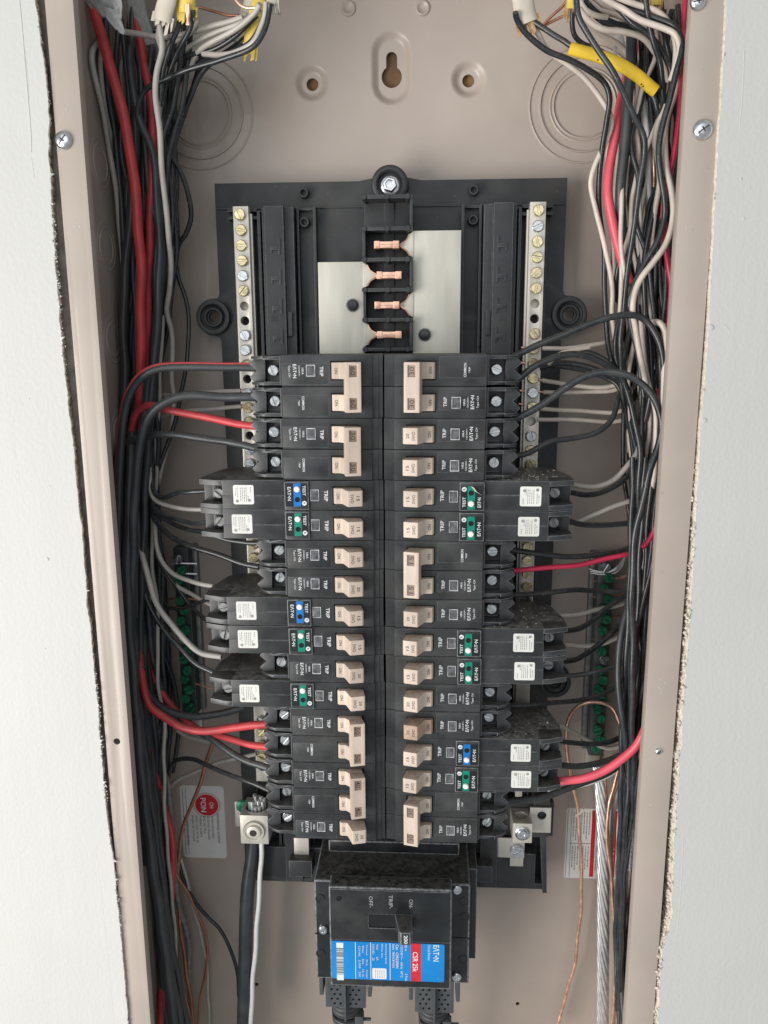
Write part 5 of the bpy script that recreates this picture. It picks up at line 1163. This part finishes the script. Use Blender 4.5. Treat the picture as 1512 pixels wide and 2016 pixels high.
# to the right breakers
for s_, pp, d, mt, r in (
    ('black wire arching from the top right breaker over the right tray ear', [(1010, 702), (1052, 683), (1104, 662), (1156, 638), (1194, 626), (1236, 621), (1267, 628), (1288, 652), (1302, 690), (1308, 750), (1306, 820)], [86, 90, 94, 94, 96, 94], 'wire_black', 2.0),
    ('black wire rising from the second pole of the top right breaker', [(1008, 754), (1021, 746), (1052, 721), (1087, 706), (1121, 698), (1156, 700), (1190, 716), (1222, 744), (1243, 794), (1253, 843), (1260, 895), (1258, 960), (1256, 1040)], [84, 82, 76, 74, 72], 'wire_black', 2.1),
    ('glossy black wire bunched just above the second right breaker wire', [(1060, 716), (1092, 704), (1121, 694), (1150, 692), (1178, 702), (1206, 724), (1230, 752)], [60, 62, 62], 'wire_black', 1.9),
    ('black wire running level in the bunch right of the top right breaker', [(1062, 724), (1094, 716), (1130, 716), (1160, 722), (1194, 736), (1222, 752), (1236, 790)], [50, 54, 58], 'wire_black', 1.9),
    ('black wire lowest in the bunch right of the top right breaker', [(1080, 718), (1120, 722), (1156, 730), (1190, 744), (1216, 760), (1232, 800), (1238, 850)], [40, 44, 50], 'wire_black', 1.8),
    ('long black wire arching from the third right breaker down the bundle', [(1008, 830), (1024, 820), (1069, 794), (1121, 760), (1156, 740), (1194, 731), (1236, 739), (1271, 763), (1292, 794), (1302, 836), (1296, 880), (1279, 930), (1262, 999), (1249, 1069), (1244, 1156), (1245, 1225), (1246, 1300), (1244, 1406), (1247, 1495), (1246, 1584), (1233, 1673), (1219, 1744), (1213, 1833), (1219, 1921), (1226, 2040)], [86, 90, 94, 98, 98, 98, 94, 88, 70, 50], 'wire_black', 2.2),
    ('black wire rising gently from the right breaker marked 15', [(1000, 899), (1012, 897), (1038, 892), (1080, 872), (1132, 862), (1174, 850), (1201, 829), (1213, 806), (1220, 780)], [84, 76, 68, 60], 'wire_black', 1.8),
    ('pale wire curving from the dusty topped right breaker', [(1118, 952), (1128, 954), (1153, 959), (1180, 957), (1212, 942), (1236, 916), (1253, 893), (1260, 870)], [74, 66, 60, 54], 'wire_grey', 1.8),
    ('black wire curving below the pale one from the dusty topped right breaker', [(1110, 968), (1128, 970), (1156, 975), (1184, 971), (1215, 954), (1240, 930), (1256, 908)], [82, 72, 62, 52], 'wire_black', 1.8),
    ('pale wire rising from the second right long breaker', [(1122, 1032), (1139, 1027), (1174, 1011), (1208, 996), (1240, 986), (1256, 981)], [70, 62, 58], 'wire_grey', 1.7),
    ('black wire running level from the second right long breaker', [(1108, 1020), (1118, 1025), (1139, 1032), (1181, 1033), (1243, 1030), (1256, 1024)], [82, 70, 60], 'wire_black', 1.8),
    ('black wire sagging from the upper pole of the right 15 amp pair', [(985, 1078), (1000, 1081), (1052, 1090), (1121, 1095), (1191, 1092), (1225, 1084), (1246, 1072)], [84, 72, 58, 52], 'wire_black', 1.9),
    ('crimson wire running from the lower pole of the right 15 amp pair', [(985, 1124), (1000, 1123), (1035, 1121), (1087, 1117), (1139, 1112), (1191, 1100), (1236, 1091), (1260, 1080)], [85, 76, 66, 62], 'wire_crimson', 1.7),
    ('black wire running level from the ninth right breaker over the ground bar', [(985, 1174), (1000, 1173), (1052, 1169), (1121, 1162), (1174, 1164), (1212, 1163), (1236, 1156)], [84, 66, 50, 46], 'wire_black', 1.8),
    ('pale wire from the upper of the middle right long breakers', [(1098, 1212), (1139, 1209), (1174, 1201), (1208, 1194), (1236, 1184)], [66, 50, 40], 'wire_grey', 1.6),
    ('black wire rising across the ground bar from the upper middle right breaker', [(1105, 1243), (1115, 1242), (1139, 1237), (1167, 1221), (1194, 1199), (1226, 1176), (1244, 1160)], [80, 62, 46], 'wire_black', 1.8),
    ('pale wire from the lower of the middle right long breakers', [(1100, 1266), (1111, 1268), (1146, 1272), (1180, 1268), (1215, 1253), (1234, 1240)], [66, 50, 40], 'wire_grey', 1.7),
    ('black wire rising steeply from the lower middle right breaker', [(1104, 1302), (1125, 1300), (1142, 1294), (1174, 1274), (1215, 1236), (1240, 1214)], [80, 64, 44], 'wire_black', 1.9),
    ('shiny black wire passing below the middle right breakers over the ground bar', [(1094, 1334), (1110, 1332), (1142, 1328), (1178, 1321), (1209, 1312), (1238, 1298), (1264, 1270), (1280, 1230)], [60, 56, 52, 60], 'wire_black', 1.6),
    ('black wire running level under the lower tray ear on the right', [(985, 1390), (1053, 1387), (1106, 1383), (1149, 1376), (1185, 1367), (1213, 1353), (1232, 1336)], [80, 52, 40], 'wire_black', 1.7),
    ('pale wire slanting down to the foot of the right ground bar', [(1094, 1423), (1103, 1428), (1142, 1449), (1170, 1463), (1199, 1473), (1226, 1467), (1242, 1448)], [60, 44, 40], 'wire_grey', 1.6),
    ('black wire sagging from the right blue-labelled breaker', [(1098, 1458), (1110, 1461), (1142, 1464), (1178, 1464), (1202, 1460), (1222, 1450), (1238, 1432)], [80, 66, 50], 'wire_black', 1.8),
    ('black cable sagging above the thick red cable, lower right', [(1092, 1503), (1106, 1506), (1142, 1509), (1178, 1504), (1206, 1493), (1232, 1478), (1256, 1446), (1270, 1400)], [80, 72, 62, 60], 'cable_black', 2.1),
    ('black cable passing behind the lowest long breaker at right', [(972, 1590), (1000, 1580), (1050, 1572), (1089, 1562), (1142, 1545), (1190, 1524), (1226, 1500)], [80, 66, 50], 'cable_black', 2.4),
    ('white wire just under the thick red cable, lower right', [(1080, 1558), (1110, 1553), (1142, 1546), (1176, 1536), (1206, 1522)], [44, 36, 32], 'wire_bright', 1.8)):
    x_, y_ = pp[-1]; pp = pp + [(x_ + 16, y_ - 14), (x_ + 24, y_ - 60)]; d = list(d) + [max(22, d[-1] - 22)]
    wire(s_, mt, pp, d, r, name='white_wire' if mt == 'wire_bright' else None)
for s_, pp, d, b in (
    ('white wire to the right neutral bar, uppermost', [(1068, 686), (1115, 685), (1156, 681), (1191, 675), (1215, 664)], [40, 44, 44], None),
    ('white wire twisting up over the black bunch at the right neutral bar', [(1080, 716), (1092, 704), (1108, 695), (1139, 687), (1160, 683)], [60, 68, 66], None),
    ('white wire to the right neutral bar, third from the top', [(1068, 749), (1104, 755), (1146, 760), (1190, 762), (1220, 756)], [34, 42, 46], 'start'),
    ('white wire to the right neutral bar, fourth from the top', [(1070, 772), (1121, 773), (1174, 772), (1206, 769), (1226, 760)], [34, 42, 46], 'start'),
    ('white wire to the right neutral bar, fifth from the top', [(1060, 804), (1121, 808), (1174, 812), (1208, 812), (1232, 806)], [34, 40, 44], None),
    ('white wire to the right neutral bar, lowest', [(1058, 826), (1121, 827), (1174, 829), (1205, 830), (1234, 826)], [34, 40, 42], None)):
    wire(s_, 'wire_white', pp, d, 1.5, bare=b)
for s_, pp in (('pale wire to the left neutral bar, upper one', [(474, 769), (438, 771), (379, 774), (336, 776), (308, 777)]), ('pale wire to the left neutral bar, lower one', [(476, 800), (438, 803), (390, 807), (350, 812), (316, 822)])):
    wire(s_, 'wire_grey', pp, [34, 30, 26], 1.5, bare='start')
for k, (px, py) in enumerate(((1026, 684), (1024, 714), (1021, 739), (1023, 769), (1021, 795))):
    wire('copper wire end poking from the inner side of the right neutral bar', 'copper', [(px, py), (px + 8, py + 1), (px + 16, py + 1)], 30, 0.9, 'copper ends at the right neutral bar')
# copper and cables, lower right
wire('thick bare copper wire looping from the ground bar and down the back', 'copper', [(1234, 1470), (1226, 1442), (1218, 1418), (1206, 1395), (1185, 1384), (1156, 1382), (1135, 1392), (1121, 1414), (1115, 1449), (1116, 1485), (1123, 1520), (1130, 1556), (1137, 1595), (1142, 1655), (1145, 1726), (1144, 1779), (1139, 1833), (1130, 1904), (1114, 1957), (1096, 2030)], [44, 30, 26, 26, 24, 20, 14], 1.4)
t = thing('nylon_tie', 'small cream nylon tie round the copper wire at the danger sticker', 'cable tie', at(1138, 1604, 20))
MB().lathe([(1.5, -1.2), (2.1, -1.0), (2.1, 1.0), (1.5, 1.2)], at(1138, 1604, 22.8), (0.12, 1, 0), 16).build('strap', 'tie_nylon', t)
MB().tube([at(1140, 1603, 24.6), at(1145, 1599, 25), at(1148, 1592, 25)], 0.8, 8).build('tail', 'tie_nylon', t)
wire('pair of bright copper wires down the right beside the stranded cable, left one', 'copper', [(1232, 1470), (1218, 1513), (1209, 1549), (1198, 1584), (1195, 1637), (1198, 1691), (1205, 1744), (1208, 1815), (1214, 1886), (1210, 1957), (1201, 2040)], [30, 40, 42, 38], 1.1)
wire('pair of bright copper wires down the right beside the stranded cable, right one', 'copper', [(1236, 1472), (1222, 1513), (1213, 1549), (1201, 1584), (1197, 1637), (1200, 1691), (1207, 1744), (1212, 1815), (1217, 1886), (1214, 1957), (1205, 2040)], [28, 38, 40, 36], 1.1)
wire('thin dark copper wire hugging the stranded cable', 'copper_dull', [(1192, 1520), (1194, 1560), (1196, 1610), (1199, 1660), (1204, 1720)], [30, 30], 0.7)
wire('white wire behind the copper pair, lower right', 'wire_white', [(1244, 1490), (1230, 1527), (1214, 1570), (1206, 1620), (1203, 1680), (1202, 1760)], [24, 20, 16], 1.9)
wire('black cable crossing to the left in the lower right bundle', 'cable_black', [(1262, 1080), (1246, 1150), (1226, 1230), (1218, 1300), (1217, 1353), (1227, 1424), (1234, 1495), (1241, 1566), (1238, 1610), (1228, 1660)], [60, 74, 84, 84, 70, 50], 2.2)
wire('black cable coming from under the right lip, lower right', 'cable_black', [(1282, 1380), (1276, 1450), (1258, 1520), (1244, 1595), (1231, 1655), (1219, 1708), (1216, 1780), (1214, 1880), (1222, 2040)], [88, 88, 80, 64, 40, 28], 2.4)
wire('black cable hugging the right corner to the bottom edge', 'cable_black', [(1262, 1400), (1254, 1480), (1244, 1560), (1234, 1640), (1226, 1720), (1222, 1800), (1222, 1900), (1232, 2040)], [40, 40, 36, 28, 22], 2.9)
wire('shiny thin black wire at the bottom of the right bundle', 'wire_black', [(1212, 1820), (1214, 1880), (1222, 1950), (1226, 2040)], [34, 30], 1.4)
for k, (y, mt) in enumerate(((1137, 'copper'), (1168, 'copper_dull'), (1190, 'copper_dull'), (1212, 'copper_dull'), (1250, 'copper_dull'))):
    wire('thin copper ground wire entering the right ground bar', mt, [(1200, y + 2), (1215, y + 2), (1232, y - 3), (1244, y - 10)], [16, 26, 36], 0.9, 'copper wires at the right ground bar')
    wire('copper stub sticking out left of the right ground bar', 'copper_dull', [(1166, y + 8), (1173, y + 7), (1182, y + 6)], [13, 13], 0.65, 'copper stubs at the right ground bar')
for k in range(3):
    wire('bare aluminium strand hooked into the top of the right ground bar', 'aluminium', [(1160 + k, 1120 + k * 4), (1176, 1124 + k * 3), (1200, 1124 + k * 3), (1218, 1114 + k * 4), (1228, 1100 + k * 4), (1232, 1084)], [14, 20, 30], 0.55, 'aluminium strands at the right ground bar', name='aluminium_strand')
for k, y in enumerate((1108, 1128, 1178, 1196)):
    wire('dull bare wire end at the left ground bar', 'copper_dull' if k > 1 else 'aluminium', [(305, y + 4), (325, y + 2), (345, y), (370, y + 1), (388, y + 2)], [16, 20, 18], 0.8, 'bare ends at the left ground bar', name='bare_wire')


# the rest of both bundles, wire by wire
def between(lo, hi, y):
    f = lambda T: next(a[1] + (b[1] - a[1]) * (y - a[0]) / (b[0] - a[0]) for a, b in zip(T[:-1], T[1:]) if a[0] <= y <= b[0])
    return f(lo), f(hi)
RLO = [(-20, 1215), (100, 1238), (250, 1222), (400, 1206), (600, 1208), (800, 1234), (1000, 1244), (1200, 1238), (1450, 1224), (1700, 1216), (2060, 1214)]
RHI = [(-20, 1335), (100, 1342), (400, 1330), (600, 1320), (900, 1304), (1200, 1286), (1450, 1254), (1700, 1230), (2060, 1226)]
LLO = [(-20, 190), (100, 200), (300, 228), (500, 244), (800, 238), (1100, 238), (1300, 250), (1600, 285), (2060, 340)]
LHI = [(-20, 320), (150, 345), (400, 350), (700, 318), (1000, 312), (1200, 330), (1400, 338), (1600, 325), (2060, 365)]
for k in range(22):
    f = R.random(); ph = R.uniform(0, 6); y0 = R.choice([-15, 20, 60, 100]); y1 = R.choice([1000, 1250, 1420, 2050]); pp = []; y = y0
    while y <= y1:
        a, b = between(RLO, RHI, y); g = min(0.97, max(0.02, f + 0.22 * math.sin(y / 130 + ph) + R.uniform(-.07, .07))); pp.append((a + (b - a) * g, y)); y += 75
    dd = R.uniform(24, 74)
    if k % 10 < 6: wire(RBL, 'wire_black', pp, [dd - 10, dd, dd, dd - 10], R.choice([1.5, 1.6, 1.7]), RB)
    else: wire('white wire threaded through the dark right-hand bundle', R.choice(['wire_white', 'wire_grey']), pp, [dd - 10, dd, dd, dd - 14], R.choice([1.4, 1.5]), RW)
for k in range(28):
    f = (k + R.random()) / 28; ph = R.uniform(0, 6); y0 = R.choice([-15, 0, 15]) if k % 2 else 620; y1 = R.choice([1400, 2050, 2050]); pp = []; y = y0
    while y <= y1:
        a, b = between(LLO, LHI, y); g = min(0.97, max(0.02, f + 0.14 * math.sin(y / 170 + ph) + R.uniform(-.05, .05))); pp.append((a + (b - a) * g, y)); y += 80
    dd = R.uniform(14, 48)
    if k % 5 < 4: wire(LBL, 'cable_black', pp, [dd - 6, dd, dd, dd - 8], R.choice([1.5, 1.7, 2.1]), LB)
    else: wire('pale wire buried among the black cables on the left side', 'wire_grey', pp, [dd - 6, dd, dd, dd - 8], 1.4, 'pale wires buried on the left side')

for k in range(8):
    f = R.random(); ph = R.uniform(0, 6); y0 = R.choice([-15, 10, 40]); y1 = R.choice([620, 760, 900, 1040]); pp = []; y = y0
    while y <= y1:
        a, b = between(RLO, RHI, y); g = min(0.98, max(0.0, f + 0.2 * math.sin(y / 150 + ph) + R.uniform(-.05, .05))); pp.append((a + (b - a) * g, y)); y += 55
    dd = R.uniform(44, 70)
    if k % 5 < 3: wire(RBL, 'wire_black', pp, [dd - 14, dd, dd, dd - 26], 1.55, RB)
    else: wire('white wire threaded through the dark right-hand bundle', 'wire_white', pp, [dd - 14, dd, dd, dd - 30], 1.45, RW)
TL = 'wires tangled under the top left clamps'; TR = 'wires tangled under the top right clamps'
for k, (pp, mt, d) in enumerate((
    ([(380, 20), (374, 60), (350, 100), (330, 150), (320, 210)], 'wire_black', [84, 70, 56]),
    ([(356, 10), (352, 50), (336, 92), (322, 140), (316, 200)], 'wire_black', [80, 74, 62]),
    ([(506, 30), (470, 66), (420, 96), (372, 110), (330, 126), (300, 160)], 'wire_black', [78, 64, 50]),
    ([(518, 44), (490, 84), (450, 106), (400, 118), (360, 146), (338, 200)], 'wire_black', [80, 60, 44]),
    ([(512, 20), (476, 46), (430, 62), (392, 78), (362, 104), (346, 150)], 'wire_grey', [82, 66, 54]),
    ([(390, 40), (366, 72), (338, 84), (320, 100), (312, 140)], 'wire_grey', [70, 66, 56]),
    ([(300, 60), (326, 62), (352, 76), (366, 110), (360, 160)], 'wire_black', [56, 52, 40]))):
    wire('%s wire tangled just under the top left clamps' % ('black' if mt == 'wire_black' else 'pale'), mt, pp, d, 1.5, TL)
for k, (pp, mt, d) in enumerate((
    ([(1150, 0), (1176, 26), (1206, 44), (1240, 52), (1272, 70), (1296, 110)], 'wire_black', [72, 66, 58]),
    ([(1160, 20), (1190, 44), (1226, 50), (1262, 66), (1284, 96), (1296, 150)], 'wire_black', [60, 54, 50]),
    ([(1168, -6), (1196, 16), (1232, 24), (1270, 46), (1300, 76), (1312, 130)], 'wire_white', [66, 60, 54]),
    ([(1150, 40), (1180, 66), (1212, 84), (1240, 110), (1260, 150)], 'wire_white', [50, 44, 36]),
    ([(1214, -6), (1252, 8), (1292, 22), (1318, 48), (1330, 90), (1326, 150)], 'wire_white', [88, 88, 80]),
    ([(1270, -10), (1276, 30), (1286, 80), (1300, 130), (1306, 190)], 'wire_black', [90, 86, 78]),
    ([(1300, -10), (1304, 40), (1314, 90), (1322, 140), (1318, 200)], 'wire_black', [70, 72, 70]))):
    wire('%s wire tangled just under the top right clamps' % ('black' if mt == 'wire_black' else 'white'), mt, pp, d, 1.6, TR)

for k, (pp, d, r) in enumerate((
    ([(244, 1180), (252, 1300), (264, 1420), (280, 1560), (300, 1700), (318, 1830), (336, 1940), (356, 2050)], [76, 84, 84, 78, 70], 3.3),
    ([(262, 1220), (270, 1330), (280, 1440), (296, 1570), (314, 1700), (330, 1820), (350, 1930), (376, 2050)], [60, 66, 66, 60], 3.2),
    ([(250, 1260), (262, 1400), (284, 1580), (306, 1740), (316, 1860), (322, 1950), (330, 2050)], [44, 50, 56, 60], 3.4),
    ([(276, 1200), (286, 1320), (292, 1430), (306, 1560), (318, 1680), (326, 1790), (334, 1900), (342, 2050)], [36, 40, 46, 50], 2.8))):
    wire('thick black cable sweeping down to the bottom edge, lower left', 'cable_black', pp, d, r, 'thick black cables at the lower left')
for k in range(9):
    f = (k + R.random()) / 9; ph = R.uniform(0, 6); pp = []; y = 900
    while y <= (1430 if k % 2 else 2050):
        a, b = between(RLO, RHI, y); g = min(0.98, max(0.0, f + 0.16 * math.sin(y / 160 + ph))); pp.append((a + (b - a) * g, y)); y += 64
    dd = R.uniform(40, 84)
    if k % 4 != 3: wire(RBL, 'wire_black', pp, [dd - 10, dd, dd, dd - 30], 1.8, RB)
    else: wire('white wire threaded through the dark right-hand bundle', 'wire_white', pp, [dd - 10, dd - 10, dd - 10, dd - 30], 1.5, RW)

# cable sheaths at the top edge
def sheath(label, mt, pts, d, r, flat, name='cable_sheath', frill=None, group=None):
    P = spline(path(pts, d, 1))
    t = thing(name, label, 'cable sheath', P[0], group)
    MB().tube(P, r, 16, flat=flat, fdir=(0, 0, 1)).build('jacket', mt, t)
    e = P[-1]; dr = (P[-1] - P[-3]).normalized(); sd = dr.cross(Vector((0, 0, 1))).normalized()
    fr = MB()
    for k in range(7):
        o = sd * r * (k / 3 - 1); L_ = R.uniform(2, 8); w_ = r * 0.2
        a = e + o - dr * 3; zz = Vector((0, 0, R.uniform(-1, 2.5)))
        v = [a - sd * w_ + zz * .3, a + sd * w_ + zz * .3, a + sd * w_ * .4 + dr * (3 + L_) + zz + sd * R.uniform(-1.5, 1.5), a - sd * w_ * .6 + dr * (3 + L_ * .8) + zz]
        fr.add(v + [q - Vector((0, 0, 0.25)) for q in v], [(0, 1, 2, 3), (7, 6, 5, 4), (0, 4, 5, 1), (1, 5, 6, 2), (2, 6, 7, 3), (3, 7, 4, 0)])
    fr.build('torn_end', frill or 'kraft', t)
    return t
sheath('cream cable sheath end at the top right, open with brown paper', 'sheath', [(1022, -40), (1028, -10), (1033, 20), (1040, 46)], [82, 80], 6.0, 0.5)
sheath('yellow cable sheath end at the top edge, right of the cream one', 'sheath_yellow', [(1128, -40), (1127, -10), (1124, 18)], [72, 70], 3.0, 0.6)
sheath('cream cable sheath end with paper hanging at the top right cluster', 'sheath', [(1160, -40), (1152, -10), (1147, 22)], [66, 64], 4.5, 0.5)
sheath('grey cable sheath end behind the top right wires', 'grey_tape', [(1226, 10), (1222, 50), (1220, 90)], [20, 18], 4.0, 0.5, frill='grey_tape')
sheath('cream cable sheath end with torn flaps at the top left', 'sheath', [(334, -40), (330, -5), (322, 26), (320, 40)], [88, 84], 5.4, 0.5, frill='sheath')
sheath('yellow cable sheath end showing bare copper at the top left', 'sheath_yellow', [(368, -40), (367, -8), (368, 26)], [84, 82], 5.2, 0.5, frill='sheath_yellow')
sheath('yellow and cream sheath end hanging furthest right at the top left', 'sheath_yellow', [(522, -40), (512, -6), (500, 40), (494, 70), (492, 96)], [74, 66], 4.0, 0.5, frill='sheath_yellow')
sheath('small white sheath end at the top, beside the hanging yellow one', 'sheath', [(534, -30), (536, -8), (538, 10)], [86, 86], 3.0, 0.5, frill='sheath')
sheath('dark grey jacket end behind the left clamps', 'grey_tape', [(262, -20), (272, 30), (284, 70), (290, 90)], [40, 36], 6.0, 0.4, frill='grey_tape')
sheath('cream sheath flap behind the hanging yellow one at the top left', 'sheath', [(500, -40), (496, -4), (490, 26)], [60, 56], 4.6, 0.5, frill='sheath')
sheath('second yellow sheath end tucked behind the top right wires', 'sheath_yellow', [(1296, -40), (1294, -10), (1292, 10)], [80, 78], 3.0, 0.5)
for k in range(3):
    wire('bare copper twist inside the top left yellow sheath', 'copper', [(366 + k * 3, 8), (368 + k * 2, 26), (372 - k * 2, 50)], [86, 84], 0.9, 'copper twist at the top left')
wire('bare copper wire sagging from the top left sheaths', 'copper', [(462, -2), (476, 12), (492, 16), (510, 14)], [80, 84], 0.9)
wire('thin copper wire slanting back behind the top left clamps', 'copper_dull', [(392, 14), (420, 22), (450, 30), (470, 30)], [60, 66], 0.8)
wire('thin copper wire crossing between the top right sheaths, upper', 'copper_dull', [(1068, 50), (1088, 30), (1108, 12), (1120, -4)], [30, 36], 0.9)
wire('thin copper wire crossing between the top right sheaths, lower', 'copper_dull', [(1056, 60), (1080, 46), (1104, 34), (1124, 26)], [26, 32], 0.9)
wire('copper wire curl inside the top right cluster', 'copper_dull', [(1150, 10), (1160, 40), (1172, 54), (1188, 50)], [50, 46], 1.0)
wire('red wire glimpsed deep in the top right bundle', 'wire_crimson', [(1258, 60), (1254, 90), (1252, 120), (1248, 150)], 30, 2.0)
t = thing('tape_flag', 'grey woven tape wrapped at the top of the red cable, upper left', 'tape', at(200, 20, 80))
for k, (a, b, c, d, e0) in enumerate((((152, -14), (196, -14), (206, 34), (176, 10), 84), ((178, -14), (222, -10), (236, 26), (204, 34), 88), ((196, 14), (232, 18), (247, 66), (226, 58), 91), ((212, -12), (238, -4), (242, 40), (226, 20), 93), ((206, 30), (228, 36), (232, 60), (214, 44), 86))):
    q = [at(*a, e0), at(*b, e0 + 2.5), at(*c, e0 + R.uniform(-1, 2)), at(*d, e0 - 1.5)]
    n_ = 6; grid = []
    for u in range(n_ + 1):
        for v in range(n_ + 1):
            p = q[0].lerp(q[1], u / n_).lerp(q[3].lerp(q[2], u / n_), v / n_)
            p = p + Vector((0, 0, 1.1 * math.sin(u * 1.3 + k) * math.sin(v * 1.1 + k * 2))); 
            if v == n_: p = p + Vector((R.uniform(-.6, .6), R.uniform(-1.8, 1.2), 0))
            grid.append(p)
    mb = MB(); N_ = n_ + 1
    fs = [(u * N_ + v, u * N_ + v + 1, (u + 1) * N_ + v + 1, (u + 1) * N_ + v) for u in range(n_) for v in range(n_)]
    mb.add(grid, fs); mb.add([p - Vector((0, 0, 0.35)) for p in grid], [f[::-1] for f in fs])
    mb.build('strip', 'grey_tape', t, sharp=60, fix=False)
# white specks of plaster on the lips
rr = random.Random(21); mb = MB()
for (cx_, cy_, s_, k_) in ((132, 215, 7, 6), (150, 446, 9, 7), (226, 1378, 14, 16), (236, 1410, 12, 10), (1304, 1362, 12, 18), (1352, 450, 5, 2), (1284, 1585, 4, 2), (1322, 440, 3, 1), (1260, 1930, 4, 2)):
    for k in range(k_):
        p = at(cx_ + rr.gauss(0, s_ * .5), cy_ + rr.gauss(0, s_), FL); r = rr.uniform(0.1, 0.45)
        mb.lathe([(r, 0), (r * .7, r * .5), (0, r * .6)], p, n=6)
mb.build('plaster_specks', 'wall_paint', cab, kind='stuff')
